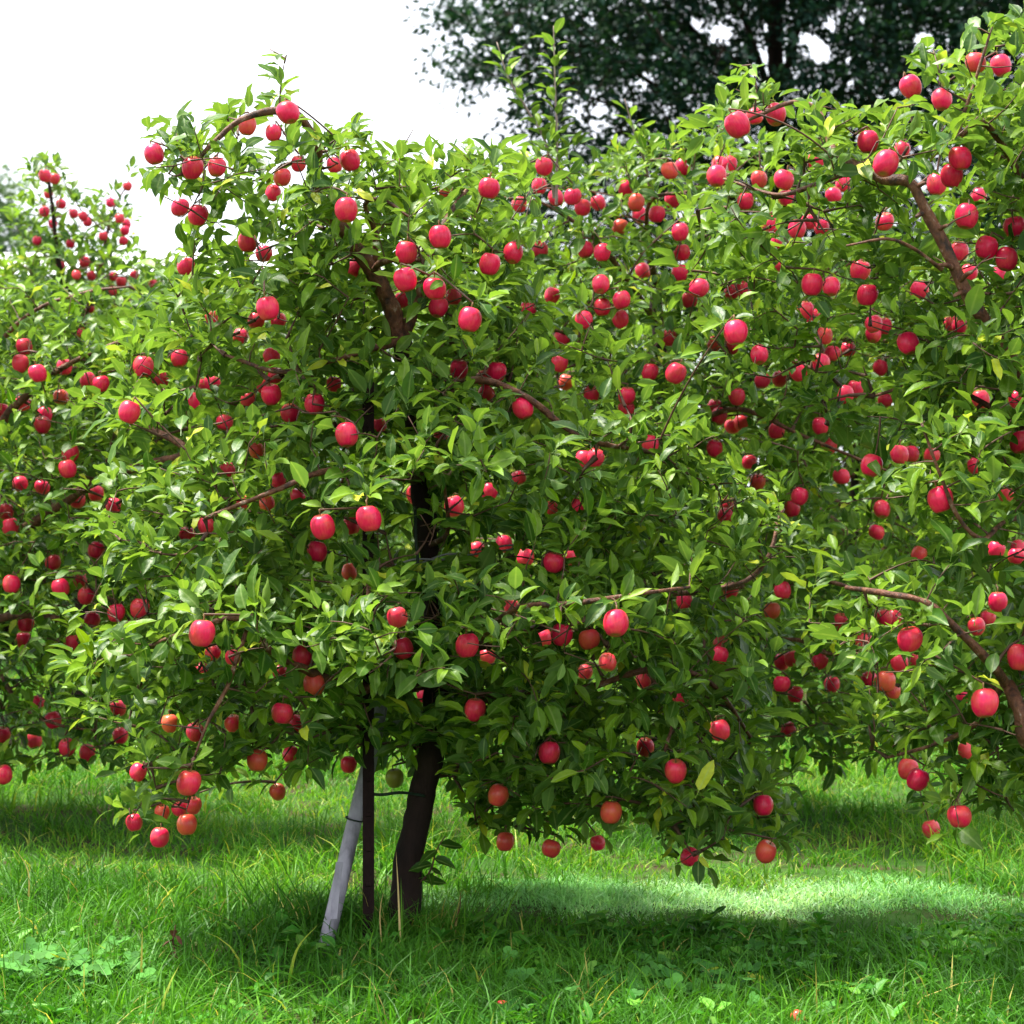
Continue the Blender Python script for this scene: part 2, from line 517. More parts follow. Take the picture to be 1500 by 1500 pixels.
# ------------------------------------------------------------------ trees
class Tree:
    def __init__(self, name, base, label, seed, group=None):
        self.rng = np.random.default_rng(seed)
        self.base = np.array(base, float)
        self.root = link(name, None, loc=tuple(self.base), label=label, category='tree')
        if group:
            self.root['group'] = group
        self.nodes = []          # skeleton points
        self.twigs = []          # (points, parent twig or -1, leafy)
        self.owner = []          # twig index of each node, -1 = limb
        self.leaf = None

    def limb(self, pts, r0, r1, name='branch', mat='limb', k=10, knob=0.15, flare=0.0, label=None):
        P = catmull(pts, 0.03)
        s = np.linspace(0, 1, len(P))
        R = r0 + (r1 - r0) * s ** 0.8
        if flare:
            R = R * (1 + flare * np.exp(-s * len(P) * 0.03 / 0.10))
        V, T = tubes([P - self.base], [R], k, knob, self.rng)
        o = link(name, mesh_np(name, V, T, M[mat]), self.root)
        if label:
            o['label'] = label
        self.nodes += list(P)
        self.owner += [-1] * len(P)
        return P

    def tips_in(self, blobs, spacing, keep=None, jitter=0.35, shell=0.30):
        """blobs: (px, py, d, rx px, ry px, rd m): clumps of shoots, spread evenly"""
        cand = []
        for (px, py, d, rx, ry, rd) in blobs:
            c = at(px, py, d)
            r = np.array([rx * d / F, rd * K * 0.85, ry * d / F])
            n = int(4.19 * r.prod() / spacing ** 3 * 2.6) + 6
            u = nrm(self.rng.normal(0, 1, (n, 3))) * (self.rng.random((n, 1)) ** shell)
            cand.append(c + u * r)
        C = np.vstack(cand)
        self.rng.shuffle(C)
        if keep is not None:
            C = C[keep(C)]
            g = np.sin(C @ [7.1, 3.3, 5.2] + 1.0) * np.sin(C @ [-4.4, 5.0, 8.3]) + 0.8 * np.sin(C @ [3.0, -6.5, 10.5] + 2.0) * np.sin(C @ [9.5, 4.1, -3.7])
            C = C[g > -0.42]                        # shoots stand in clumps with hollows between
        out = np.empty((0, 3))
        acc = []
        cells = {}
        for p in C:
            s = spacing * (1 + self.rng.uniform(-jitter, jitter))
            key = tuple(np.floor(p / spacing).astype(int))
            ok = True
            for a in (-1, 0, 1):
                for b in (-1, 0, 1):
                    for c in (-1, 0, 1):
                        for q in cells.get((key[0] + a, key[1] + b, key[2] + c), ()):
                            if (p[0] - q[0]) ** 2 + (p[1] - q[1]) ** 2 + (p[2] - q[2]) ** 2 < s * s:
                                ok = False
                                break
                        if not ok:
                            break
                    if not ok:
                        break
                if not ok:
                    break
            if ok:
                cells.setdefault(key, []).append(p)
                acc.append(p)
        return np.array(acc) if acc else out

    def grow(self, tips, rise=0.16, leafy=True, step=0.035):
        """join every tip to the nearest wood with a curved twig"""
        tips = np.asarray(tips)
        nodes = np.empty((len(self.nodes) + len(tips) * 40, 3))
        n = len(self.nodes)
        nodes[:n] = np.array(self.nodes)
        lim = nodes[:n].copy()
        d0 = np.array([np.min(np.sum((lim - t) ** 2, 1)) for t in tips])
        for ti in np.argsort(d0):
            q = tips[ti]
            dv = q - nodes[:n]
            dist = np.sqrt(np.sum(dv ** 2, 1))
            cost = dist * (1 + 0.35 * np.clip(-dv[:, 2] / np.maximum(dist, 1e-6), 0, 1))
            i = int(np.argmin(cost))
            p = nodes[i]
            L = dist[i]
            c = (p + q) / 2 + np.array([0, 0, 1.0]) * L * rise * self.rng.uniform(-0.6, 1.0) + self.rng.normal(0, 0.05, 3) * L
            m = max(3, min(38, int(L / step) + 1))
            s = np.linspace(0, 1, m)[:, None]
            P = (1 - s) ** 2 * p + 2 * s * (1 - s) * c + s * s * q
            P = round_apples(P)
            k = len(self.twigs)
            self.twigs.append((P, self.owner[i], leafy))
            if n + m >= len(nodes):
                nodes = np.vstack([nodes, np.empty((4000, 3))])
            nodes[n:n + m - 1] = P[1:]
            n += m - 1
            self.owner += [k] * (m - 1)
        self.nodes = list(nodes[:n])

    def wood(self, mat='twig', r_unit=0.0021):
        cnt = np.ones(len(self.twigs))
        for k in range(len(self.twigs) - 1, -1, -1):
            p = self.twigs[k][1]
            if p >= 0:
                cnt[p] += cnt[k]
        paths, radii = [], []
        for k, (P, par, lf) in enumerate(self.twigs):
            r0 = r_unit * cnt[k] ** 0.46 + 0.0006
            rt = r_unit * 0.75
            if len(HOOKS) and np.min(np.sum((HOOKS - P[-1]) ** 2, 1)) < 1e-6:      # carries a fruit
                r0, rt = r0 + 0.0012, 0.0029
            paths.append(P - self.base)
            radii.append(r0 + (rt - r0) * np.linspace(0, 1, len(P)) ** 0.7)
        V, T = tubes(paths, radii, 4)
        o = link('twigs', mesh_np('twigs', V, T, M[mat]), self.root)
        o['kind'] = 'stuff'

    def foliate(self, size=0.078, gap=0.0165, reach=0.24, rosette=6, up=0.45, far=False, spread=0.18):
        r = self.rng
        O, D, H = [], [], []
        axis = np.array(self.base)
        for (P, par, lf) in self.twigs:
            if not lf:
                continue
            seg = np.linalg.norm(np.diff(P, axis=0), axis=1)
            tot = seg.sum()
            cum = np.concatenate([[0], np.cumsum(seg)])
            use = min(tot, reach)
            n = int(use / gap)
            T = nrm(P[-1] - P[max(0, len(P) - 4)])
            out = P[-1] - axis
            out[2] = 0
            out = nrm(out)
            tip = nrm(T * 0.7 + np.array([0, 0, up]) + out * 0.25 + r.normal(0, 0.28, 3))
            # the shoot goes on a little past the wood
            a = nrm(np.cross(tip, r.normal(0, 1, 3)))
            b = np.cross(tip, a)
            ph = r.uniform(0, 6.28)
            for i in range(n + rosette):
                ph += 2.4 + r.normal(0, 0.25)
                rad = a * math.cos(ph) + b * math.sin(ph)
                if i < n:
                    s = tot - use + (i + 0.5) * gap
                    j = min(len(P) - 2, int(np.searchsorted(cum, s) - 1))
                    j = max(j, 0)
                    o = P[j] + (P[j + 1] - P[j]) * ((s - cum[j]) / max(seg[j], 1e-6))
                    d = rad * 0.95 + tip * 0.40
                else:
                    k = (i - n + 0.5) / rosette
                    o = P[-1] + tip * 0.012 * (i - n)
                    d = rad * (1.0 - 0.55 * k) + tip * (0.45 + 0.6 * k)
                d = d + np.array([0, 0, 0.10]) + r.normal(0, spread, 3)
                O.append(o)
                D.append(d)
                H.append(np.array([0, 0, 1.0]) + tip * 0.55 + out * 0.15 + r.normal(0, 0.36, 3))
        O, D, H = np.array(O), np.array(D), np.array(H)
        X, Y, Z = frames(D, H)
        n = len(O)
        s = size * np.clip(r.normal(1, 0.2, n), 0.5, 1.45)
        v = r.integers(0, NV, n)
        yellow = r.random(n) < 0.03
        v[v == NV - 1] = np.where(r.random((v == NV - 1).sum()) < 0.3, NV - 1, r.integers(0, NV - 1, (v == NV - 1).sum()))
        t = np.stack([np.array([LEAF_TINT[k][0] for k in range(NV)])[v], np.array([LEAF_TINT[k][1] for k in range(NV)])[v]], 1)
        self.leaf = dict(o=O + X * (0.24 * s)[:, None], X=X, Y=Y, Z=Z, s=s, v=v, t=t)
        self.far = far

    def add_leaves(self, O, D, H, size):
        X, Y, Z = frames(D, H)
        n = len(O)
        sz = size * self.rng.uniform(0.75, 1.25, n)
        v = self.rng.integers(4, NV - 1, n)
        t = np.array([LEAF_TINT[k][:2] for k in v])
        new = dict(o=O + X * (0.24 * sz)[:, None], X=X, Y=Y, Z=Z, s=sz, v=v, t=t)
        self.leaf = {k: np.concatenate([self.leaf[k], new[k]]) for k in self.leaf}

    def prune(self, mask):
        for k in self.leaf:
            self.leaf[k] = self.leaf[k][mask]

    def samples(self):
        L = self.leaf
        return [L['o'] + L['X'] * (L['s'] * f)[:, None] - L['Z'] * (L['s'] * 0.2 * f * f)[:, None] for f in (0.12, 0.5, 0.9)]

    def crown(self, single=()):
        """the leaves that show largest are objects of their own, the rest one mass"""
        L = self.leaf
        n = len(L['o'])
        m = np.ones(n, bool)
        m[list(single)] = False
        fr = {k: L[k][m] for k in L}
        fr['o'] = fr['o'] - self.base
        o = link('crown', build_leaves('crown', fr, M['leaf'], not self.far), self.root)
        o['kind'] = 'stuff'
        for i in single:
            R = Matrix([[L['X'][i][a], L['Y'][i][a], L['Z'][i][a]] for a in range(3)]).to_4x4()
            lo = bpy.data.objects.new('leaf', LEAF_MESH[L['v'][i]])
            col.objects.link(lo)
            lo.parent = self.root
            lo.matrix_local = Matrix.Translation(L['o'][i] - self.base) @ R @ Matrix.Scale(float(L['s'][i]), 4)


LEAF_MESH = [mesh_np('leaf', LEAF_FINE[k][0], LEAF_FINE[k][1], M['leaf'], np.tile(LEAF_TINT[k], (len(LEAF_FINE[k][0]), 1)) + RIBS[(100 + k, True)][:, None] * np.array([[0, 0, 1.0]])) for k in range(NV)]

# ------------------------------------------------------------------ ground
def ground_z(x, y):
    return 0.02 * np.sin(x * 1.7 + 0.6) * np.cos(y * 1.3) + 0.012 * np.sin(x * 4.1 + y * 3.3)


def make_ground():
    xs = np.concatenate([[-900, -300, -100, -40, -20], np.arange(-12, 12.01, 0.3), [20, 40, 100, 300, 900]])
    ys = np.concatenate([[-300, -60, -20, -6], np.arange(0, 24.01, 0.3), [30, 50, 100, 300, 1500]])
    X, Y = np.meshgrid(xs, ys)
    near = np.exp(-np.maximum(0, np.hypot(X, Y - 10) - 10) ** 2 / 20)
    Z = ground_z(X, Y) * near
    V = np.stack([X, Y, Z], -1).reshape(-1, 3)
    a, b = len(ys), len(xs)
    i = (np.arange(a - 1)[:, None] * b + np.arange(b - 1)[None]).reshape(-1)
    Q = np.stack([i, i + 1, i + b + 1, i + b], -1)
    link('ground', mesh_np('ground', V, Q, M['ground']), kind='structure')


make_ground()

# ------------------------------------------------------------------ apples read from the photograph: px, py, diameter px
APX = '''423 165 35;226 226 30;281 246 33;317 245 28;362 184 28;401 195 25;263 304 28;290 315 31;272 390 27;392 452 35;400 283 20;363 355 29;386 372 26
437 240 23;413 260 27;490 242 24;513 235 31;375 470 21;408 470 24;310 467 13;508 308 35;645 347 34;595 370 33;594 410 35;637 423 35;642 450 30;664 435 25
688 468 36;717 387 32;752 371 30;716 276 33;654 283 13;761 300 20;797 244 17;790 273 22;815 290 15;838 288 21;853 304 25;877 297 23;932 297 21;937 315 23
962 314 25;908 332 16;917 277 13;981 250 18;1000 245 14;985 293 14;882 370 20;857 366 16;942 397 23;999 370 21;996 340 22;996 400 18;880 417 27;910 440 28
882 450 26;908 468 26;856 469 21;809 433 21;791 366 14;775 452 12;980 495 15;823 497 14;590 440 17;520 393 18;1081 183 38;1106 170 22;1136 168 32;1053 240 23
1069 240 16;1050 258 30;1112 263 17;1149 264 31;1092 295 25;1152 290 24;1221 287 22;1235 270 17;1195 235 14;1295 325 28;1272 208 33;1297 240 38;1322 220 20
1334 127 33;1380 146 31;1430 92 32;1466 96 31;1407 232 35;1395 258 34;1372 270 31;1416 317 36;1485 332 33;1445 363 34;1475 380 34;1406 368 28;1434 288 18
1420 400 20;1347 425 29;1260 396 31;1270 432 32;1190 417 33;1218 420 27;1168 336 27;1185 325 19;1203 333 23;1128 330 13;1141 357 12;1141 392 12;1072 427 18
1023 422 30;1010 440 20;1077 487 37;1090 424 14;1180 455 17;1190 465 14;1279 475 27;1295 478 24;1280 490 18;1330 503 33;1393 475 18;1405 478 16;1463 405 14
36 508 22;56 547 27;30 533 15;94 538 18;128 557 16;147 563 16;210 537 31;262 525 26;190 604 33;235 557 12;33 591 23;90 582 22;2 603 21;62 623 25;66 608 14
302 563 15;313 560 12;329 619 26;285 588 16;353 493 18;376 470 14;398 523 18;397 578 31;425 605 29;461 592 31;403 550 17;490 563 23;508 637 35;376 660 19
333 690 16;365 587 14;386 565 14;100 687 27;103 664 13;30 709 23;62 714 23;113 733 22;140 723 21;166 741 21;9 750 20;15 772 15;77 825 25;141 806 25;273 784 20
302 770 22;391 738 22;408 703 18;437 727 14;473 772 37;465 808 31;17 856 21;89 861 21;126 873 26;118 850 12;135 909 22;170 898 27;204 891 29;38 914 25
34 938 16;105 942 16;296 928 40;355 737 14;541 760 38;610 725 30;665 742 30;647 640 13;555 625 18;600 620 16;672 541 28;710 555 25;727 545 30;712 578 16
766 598 32;828 560 23;820 532 18;867 578 20;918 580 26;918 598 19;990 547 31;951 545 20;953 650 20;872 671 27;855 673 15;760 700 18;717 720 16;807 745 14
845 740 14;738 797 20;770 817 21;811 824 33;833 815 12;698 805 16;515 770 26;512 838 16;582 905 31;632 895 25;590 950 32;684 946 36;750 890 20;797 935 22
823 930 33;862 937 33;902 913 39;1002 880 25;1045 505 12;1070 508 14;1112 520 27;1116 558 15;1142 555 14;1170 546 15;1079 581 17;1047 597 17;1053 610 17
1073 625 23;1086 619 14;1047 657 25;1137 631 25;1202 624 20;1215 653 12;1097 677 20;1110 706 24;1062 755 24;1068 740 14;1171 727 26;1160 745 20;1233 698 12
1277 682 33;1318 666 28;1335 665 24;1365 668 20;1292 746 19;1284 780 19;1346 812 17;1376 732 39;1428 682 12;1473 723 14;1437 585 27;1494 648 34;1490 585 12
1290 539 20;1297 585 18;1253 570 21;1238 578 14;1218 518 25;1203 532 19;1242 512 23;1207 492 18;1492 803 22;1460 805 14;1488 815 18;1462 882 29;1447 905 16
1430 918 26;1296 905 19;1310 905 14;1332 937 39;1146 865 20;1130 895 25;1070 865 24;1232 912 18;1265 940 18;311 957 25;341 963 23;296 983 14;443 961 32
460 1003 33;410 985 14;413 1045 34;433 1060 14;174 1037 24;176 1078 24;78 1055 25;98 1095 26;53 1030 14;50 1085 16;3 1077 20;5 1135 27;128 1103 14;250 1060 27
287 1073 29;341 1060 26;203 1132 26;276 1147 37;283 1180 26;238 1190 23;263 1185 20;274 1208 31;233 1227 29;197 1205 19;377 1114 32;407 1160 25;425 1105 18
511 1120 25;623 1017 27;695 1040 33;627 1107 28;578 1140 28;715 962 25;857 985 23;890 970 27;805 1103 33;730 1165 32;740 1233 28;807 1243 29;895 1190 33
875 1235 23;945 1095 27;990 1130 34;943 997 20;996 1022 10;1055 1070 31;1055 940 12;1055 960 18;1145 970 24;1160 965 10;1144 1002 18;1165 1017 21;1200 968 20
1218 1003 24;1297 998 30;1307 1012 22;1272 995 16;1342 968 14;1318 970 12;1442 1030 42;1494 963 39;1410 1020 12;1155 1068 18;1118 1180 31;1122 1248 32
1010 1255 28;1330 1127 31;1344 1142 33;1405 1196 37;1364 1215 27;1415 1100 14'''
FAR_APX = '''66 258 20;80 262 16;71 284 14;89 299 16;65 310 16;77 328 14;128 325 14;122 317 14;108 313 12;151 346 14;162 297 12;187 273 9;175 320 12;185 328 11
183 338 10;180 353 9;54 353 11;103 357 10;124 384 16;134 404 13;112 403 11;89 389 10;166 405 14;178 413 16;196 403 14;165 427 13;132 452 12;118 487 10;224 415 9'''
R_APPLE = 0.0385
apples = []      # dict: c (centre), r, px, py, clear (px), tree
ra = np.random.default_rng(11)


def tree_of(px, py, d):
    if (py > 1085 and 180 < px < 1180) or (py < 400 and 200 < px < 560):
        return 'A'
    if d < 4.95:
        if px > 1180 or (px > 1035 and py < 330) or (px > 1140 and py < 520):
            return 'B'
        if px < 150:
            return 'C'
        return 'A'
    if px < 250 or (px < 360 and 440 < py < 860):
        return 'C'
    if px > 560 and (px > 760 or py > 700):
        return 'D'
    return 'A' if px < 760 and 200 < py else 'D'


for tok in APX.replace('\n', ';').split(';'):
    x, y, dm = map(float, tok.split())
    full = dm if dm >= 23 else ra.uniform(23, 27)
    d = F * 2 * R_APPLE / full
    tr = tree_of(x, y, d)
    if tr in 'AB':                                   # fruit vary in size; most hang near the outside of the crown
        d = min(4.05 + (d - 4.05) * 0.5, 4.9)
    if tr in 'CD':
        d = max(d, 5.75)
    r = full * d / F / 2
    apples.append(dict(c=at(x, y, d), r=r, px=x, py=y, d=d, clear=dm / 2, tree=tr))
for tok in FAR_APX.replace('\n', ';').split(';'):
    x, y, dm = map(float, tok.split())
    d = 8.6 + ra.uniform(-0.4, 0.4)
    apples.append(dict(c=at(x, y, d), r=min(R_APPLE, max(dm, 14) * d / F / 2), px=x, py=y, d=d, clear=dm / 2, tree='E'))
for a in apples:
    tl = np.array([ra.normal(0, 0.2), ra.normal(0, 0.2), 1.0])
    a['axis'] = nrm(tl)
    a['hook'] = a['c'] + a['axis'] * a['r'] * 1.42      # where the stalk leaves the twig

HOOKS = np.array([a['hook'] for a in apples])
APC['c'] = np.array([a['c'] for a in apples])
APC['r'] = np.array([a['r'] for a in apples])

# ------------------------------------------------------------------ outlines of the orchard seen in the photograph
TOP_X = [-900, 0, 100, 195, 205, 250, 330, 375, 385, 440, 450, 490, 515, 545, 560, 590, 650, 700, 760, 800, 850, 900, 920, 960, 1000, 1050, 1080, 1140, 1200, 1260, 1300, 1325, 1370, 1400, 1420, 1500, 1800, 2400]
TOP_Y = [420, 405, 400, 385, 172, 150, 152, 120, 65, 75, 172, 190, 160, 165, 225, 195, 200, 188, 190, 210, 200, 180, 140, 190, 168, 118, 85, 105, 132, 152, 150, 62, 48, 90, 22, 0, -60, 0]
BOT_X = [-900, 0, 60, 140, 185, 190, 330, 345, 450, 520, 640, 670, 700, 770, 830, 900, 945, 965, 1050, 1065, 1080, 1170, 1180, 1285, 1300, 1340, 1440, 1520, 1800]
BOT_Y = [1160, 1155, 1150, 1140, 1160, 1225, 1225, 1165, 1160, 1135, 1140, 1190, 1250, 1250, 1250, 1225, 1180, 1290, 1295, 1290, 1215, 1255, 1155, 1150, 1180, 1230, 1235, 1220, 1200]
# see-through hollows: px, py, radius px, cleared up to this depth
HOLLOWS = [(1275, 770, 52, 5.1), (1235, 700, 34, 5.1), (1300, 800, 34, 5.1), (612, 790, 30, 4.62), (570, 800, 24, 4.45), (645, 795, 24, 4.62), (596, 478, 22, 4.5), (573, 440, 18, 4.5),
           (540, 600, 16, 4.45), (1385, 375, 22, 4.25), (1355, 310, 20, 4.25), (1410, 425, 18, 4.25), (1440, 960, 16, 4.0), (1400, 920, 16, 4.0), (1485, 1040, 20, 4.0),
           (540, 1230, 70, 4.9), (600, 1215, 70, 4.9), (510, 1230, 60, 4.9), (235, 350, 26, 9.0), (205, 330, 40, 7.0), (228, 365, 24, 7.0),
           (500, 610, 12, 4.4), (330, 1010, 9, 4.4), (305, 1060, 9, 4.4), (245, 645, 26, 5.8), (1090, 842, 18, 5.0), (1130, 790, 12, 5.0), (400, 165, 14, 4.45), (350, 178, 12, 4.45), (335, 310, 12, 9)]


def keep_tip(pad_t=18, pad_b=26):
    def f(C):
        x, y, d = proj(C)
        ok = (y > np.interp(x, TOP_X, TOP_Y) + pad_t) & (y < np.interp(x, BOT_X, BOT_Y) - pad_b)
        for (hx, hy, hr, dm) in HOLLOWS:
            if dm >= 7:
                ok &= (x - hx) ** 2 + (y - hy) ** 2 > (hr + 8) ** 2
        return ok
    return f


def LOWLEAF(P):
    """leaves beside the stalks of the lowest fruit"""
    k = np.zeros(len(P), bool)
    for a in apples:
        if a['py'] > 1090:
            k |= np.sum((P - a['hook']) ** 2, 1) < 0.15 ** 2
    return k


def keep_leaf(t, top=True, bottom=True):
    m = None
    for P in t.samples():
        x, y, d = proj(P)
        ok = np.ones(len(x), bool)
        if top:
            free = np.zeros(len(x), bool)
            for line in SPROUTS:
                yy = [p[1] for p in line][::-1]
                free |= (np.abs(x - np.interp(y, yy, [p[0] for p in line][::-1])) < 48) & (y > yy[0] - 10) & (t is trees.get('D'))
            ok &= (y > np.interp(x, TOP_X, TOP_Y) - 4) | free
        if bottom:
            ok &= (y < np.interp(x, BOT_X, BOT_Y) + 8) | LOWLEAF(P)
        for (hx, hy, hr, dm) in HOLLOWS:
            ok &= ~(((x - hx) ** 2 + (y - hy) ** 2 < hr * hr) & (d < dm))
        m = ok if m is None else m & ok
    # nothing grows through an apple, few leaves hide one
    L = t.leaf
    S = [L['o'] + L['X'] * (L['s'] * f)[:, None] - L['Z'] * (L['s'] * 0.25 * f * f)[:, None] + L['Y'] * (L['s'] * g)[:, None]
         for f, g in ((0.05, 0), (0.3, 0.17), (0.3, -0.17), (0.55, 0), (0.75, 0.13), (0.75, -0.13), (0.97, 0))]
    c0 = S[3]
    PR = [proj(P) for P in S]
    ray = nrm(np.array([-0.15, -0.55, 0.8]))
    for a in apples:
        near = np.zeros(len(m), bool)
        for P, (x, y, d) in zip(S, PR):
            near |= (d < a['d']) & ((x - a['px']) ** 2 + (y - a['py']) ** 2 < (a['clear'] * 1.0 + 1) ** 2)
            near |= np.sum((P - a['c']) ** 2, 1) < (a['r'] * 1.05) ** 2
        v = c0 - a['c']                                   # the fruit hangs in a gap that lets light reach it
        al = v @ ray
        lit = (al > 0.085) & (al < 0.24) & (np.sum(v * v, 1) - al * al < (a['r'] * 1.1) ** 2) & (t.rng.random(len(m)) < 0.7)
        m &= ~lit
        close = np.sum((c0 - a['c']) ** 2, 1) < 0.11 ** 2
        stay = near & close & (t.rng.random(len(m)) < 0.06) & (np.sum((c0 - a['c']) ** 2, 1) > (a['r'] * 1.25) ** 2)
        m &= ~(near & ~stay)
    return m


def hooks(k):
    return np.array([a['hook'] for a in apples if a['tree'] == k])


trees = {}

# --- A: the staked tree
A = Tree('apple_tree', at(588, 1372, 4.6) * np.array([1, 1, 0]), 'broad apple tree with dark leaning trunk tied to a steel stake', 1, 'apple trees in the orchard')
tp = [np.array([A.base[0], A.base[1], -0.05]), at(592, 1330, 4.6), at(603, 1240, 4.6), at(622, 1150, 4.62), at(636, 1070, 4.64), at(640, 960, 4.66), at(628, 800, 4.66), at(604, 620, 4.64), at(588, 500, 4.62)]
A.limb(tp, 0.054, 0.030, 'trunk', 'bark', 16, 0.10, 0.3)
A.limb([at(588, 500, 4.62), at(568, 440, 4.6), at(545, 398, 4.58), at(500, 335, 4.55), at(460, 278, 4.52), at(466, 235, 4.5), at(455, 192, 4.47), at(428, 166, 4.43), at(390, 163, 4.4), at(352, 176, 4.38), at(316, 206, 4.37), at(292, 232, 4.36)], 0.033, 0.007, label='dark leader curving over into an arching top')
A.limb([at(590, 505, 4.62), at(606, 455, 4.6), at(618, 420, 4.58), at(632, 372, 4.6), at(660, 310, 4.66), at(700, 260, 4.75)], 0.019, 0.006)
A.limb([at(545, 398, 4.58), at(560, 384, 4.5), at(600, 380, 4.42), at(640, 385, 4.36)], 0.012, 0.005)
A.limb([at(548, 400, 4.58), at(549, 340, 4.55), at(535, 300, 4.5), at(560, 292, 4.46), at(600, 318, 4.42)], 0.012, 0.004)
A.limb([at(590, 500, 4.62), at(540, 512, 4.5), at(480, 530, 4.45), at(410, 545, 4.42), at(330, 520, 4.45)], 0.016, 0.005)
A.limb([at(604, 620, 4.64), at(680, 560, 4.5), at(760, 575, 4.42), at(850, 640, 4.45), at(940, 660, 4.5)], 0.019, 0.006)
A.limb([at(615, 700, 4.64), at(560, 700, 4.4), at(480, 690, 4.25), at(400, 720, 4.2), at(300, 760, 4.25)], 0.018, 0.006)
A.limb([at(628, 800, 4.66), at(655, 780, 4.5), at(652, 720, 4.4), at(640, 650, 4.32)], 0.012, 0.004)
A.limb([at(632, 850, 4.66), at(560, 830, 4.4), at(540, 870, 4.2), at(555, 940, 4.08)], 0.016, 0.005)
A.limb([at(640, 1000, 4.66), at(540, 1010, 4.5), at(432, 975, 4.3), at(370, 930, 4.22), at(345, 905, 4.18), at(260, 930, 4.2), at(190, 960, 4.3)], 0.022, 0.006)
A.limb([at(362, 925, 4.22), at(350, 955, 4.18), at(332, 1008, 4.15), at(303, 1062, 4.13), at(284, 1112, 4.12)], 0.009, 0.004, label='reddish shoot drooping to a lone apple')
A.limb([at(638, 930, 4.66), at(690, 940, 4.4), at(735, 905, 4.2), at(770, 888, 4.12), at(840, 884, 4.08), at(950, 868, 4.08), at(1010, 860, 4.15)], 0.02, 0.005)
A.limb([at(637, 1040, 4.66), at(740, 1020, 4.55), at(850, 1010, 4.45), at(960, 980, 4.4), at(1040, 1000, 4.45), at(1100, 1080, 4.55)], 0.02, 0.006)
A.limb([at(950, 985, 4.4), at(985, 1050, 4.36), at(975, 1110, 4.34), at(1000, 1200, 4.4)], 0.008, 0.004)
A.limb([at(640, 960, 4.66), at(760, 930, 4.75), at(900, 880, 4.85), at(1058, 862, 4.9), at(1120, 826, 4.95), at(1146, 745, 5.0)], 0.02, 0.008)
A.limb([at(1118, 828, 4.95), at(1108, 795, 4.93), at(1085, 760, 4.92)], 0.008, 0.004)
blA = [(600, 915, 4.25, 410, 85, .38), (230, 960, 4.4, 130, 130, .35), (270, 1090, 4.4, 95, 120, .32), (420, 1020, 4.5, 130, 110, .4), (840, 1060, 4.55, 230, 130, .45), (990, 1140, 4.5, 110, 130, .35), (1120, 1130, 4.7, 60, 110, .3),
       (600, 1030, 4.7, 330, 100, .45), (700, 1080, 4.9, 260, 110, .35), (1000, 930, 4.5, 150, 110, .4), (600, 680, 4.45, 350, 105, .42), (330, 780, 4.5, 190, 110, .4), (880, 720, 4.6, 230, 130, .42), (820, 800, 4.5, 280, 80, .4),
       (560, 560, 4.6, 270, 100, .4), (330, 560, 4.8, 200, 110, .35), (570, 400, 4.6, 170, 130, .38), (380, 420, 4.6, 140, 120, .35), (340, 225, 4.4, 135, 75, .25), (270, 280, 4.4, 70, 60, .22), (470, 260, 4.5, 90, 100, .3),
       (660, 300, 4.75, 130, 100, .32), (700, 430, 4.8, 110, 110, .3), (780, 540, 4.75, 150, 100, .32), (415, 125, 4.4, 32, 60, .1), (530, 205, 4.5, 32, 40, .12), (1080, 800, 4.85, 110, 110, .3), (612, 590, 4.4, 75, 80, .14), (622, 700, 4.4, 80, 50, .14), (625, 890, 4.4, 90, 60, .14), (635, 1000, 4.45, 90, 70, .14), (540, 640, 4.38, 60, 70, .1), (950, 1140, 4.6, 90, 70, .25), (850, 1160, 4.65, 120, 55, .3), (735, 1165, 4.65, 70, 50, .25), (1010, 1215, 4.5, 55, 50, .15), (1125, 1200, 4.6, 50, 40, .15), (240, 1180, 4.4, 60, 40, .2)]
TA = A.tips_in(blA, 0.112, keep_tip())
A.grow(np.vstack([hooks('A'), TA]))
rc = np.random.default_rng(19)
A.grow(np.array([at(x, y, dd) for x, y, dd in zip(rc.uniform(575, 690, 70), rc.uniform(525, 1085, 70), rc.uniform(4.38, 4.54, 70)) if not (735 < y < 835)]))
A.grow(np.array([at(395, 72, 4.42), at(420, 80, 4.4), at(532, 165, 4.5), at(605, 190, 4.7)]))
A.foliate()
trees['A'] = A

# --- B: the tree at the right edge, trunk just out of the frame
B = Tree('apple_tree', (1.86, 4.45 * K, 0), 'apple tree with a bare reddish limb reaching up among its apples', 2, 'apple trees in the orchard')
b0 = B.base
B.limb([b0 + [0, 0, -0.05], b0 + [0.01, 0, 0.3], b0 + [-0.03, -0.02, 0.8], b0 + [-0.06, -0.04, 1.2], b0 + [-0.05, -0.04, 1.7], b0 + [0.0, -0.02, 2.2]], 0.065, 0.03, 'trunk', 'bark', 14, 0.07, 0.35)
B.limb([b0 + [-0.04, -0.03, 1.55], at(1500, 560, 4.3), at(1462, 500, 4.22), at(1424, 444, 4.17), at(1388, 372, 4.15), at(1350, 296, 4.14), at(1330, 266, 4.14), at(1294, 262, 4.16), at(1262, 246, 4.2)], 0.031, 0.015, label='bare reddish brown limb with knobs')
for (x, y, u, v) in ((1408, 410, 1424, 398), (1396, 392, 1376, 388), (1372, 340, 1388, 330), (1357, 312, 1342, 318), (1338, 278, 1356, 268), (1414, 428, 1398, 434)):
    B.limb([at(x, y, 4.15), at((x + u) / 2, (y + v) / 2 - 2, 4.13), at(u, v, 4.12)], 0.010, 0.006, 'spur', 'limb', 6, 0.15)
B.limb([at(1300, 262, 4.16), at(1318, 236, 4.15), at(1330, 215, 4.14)], 0.008, 0.005)
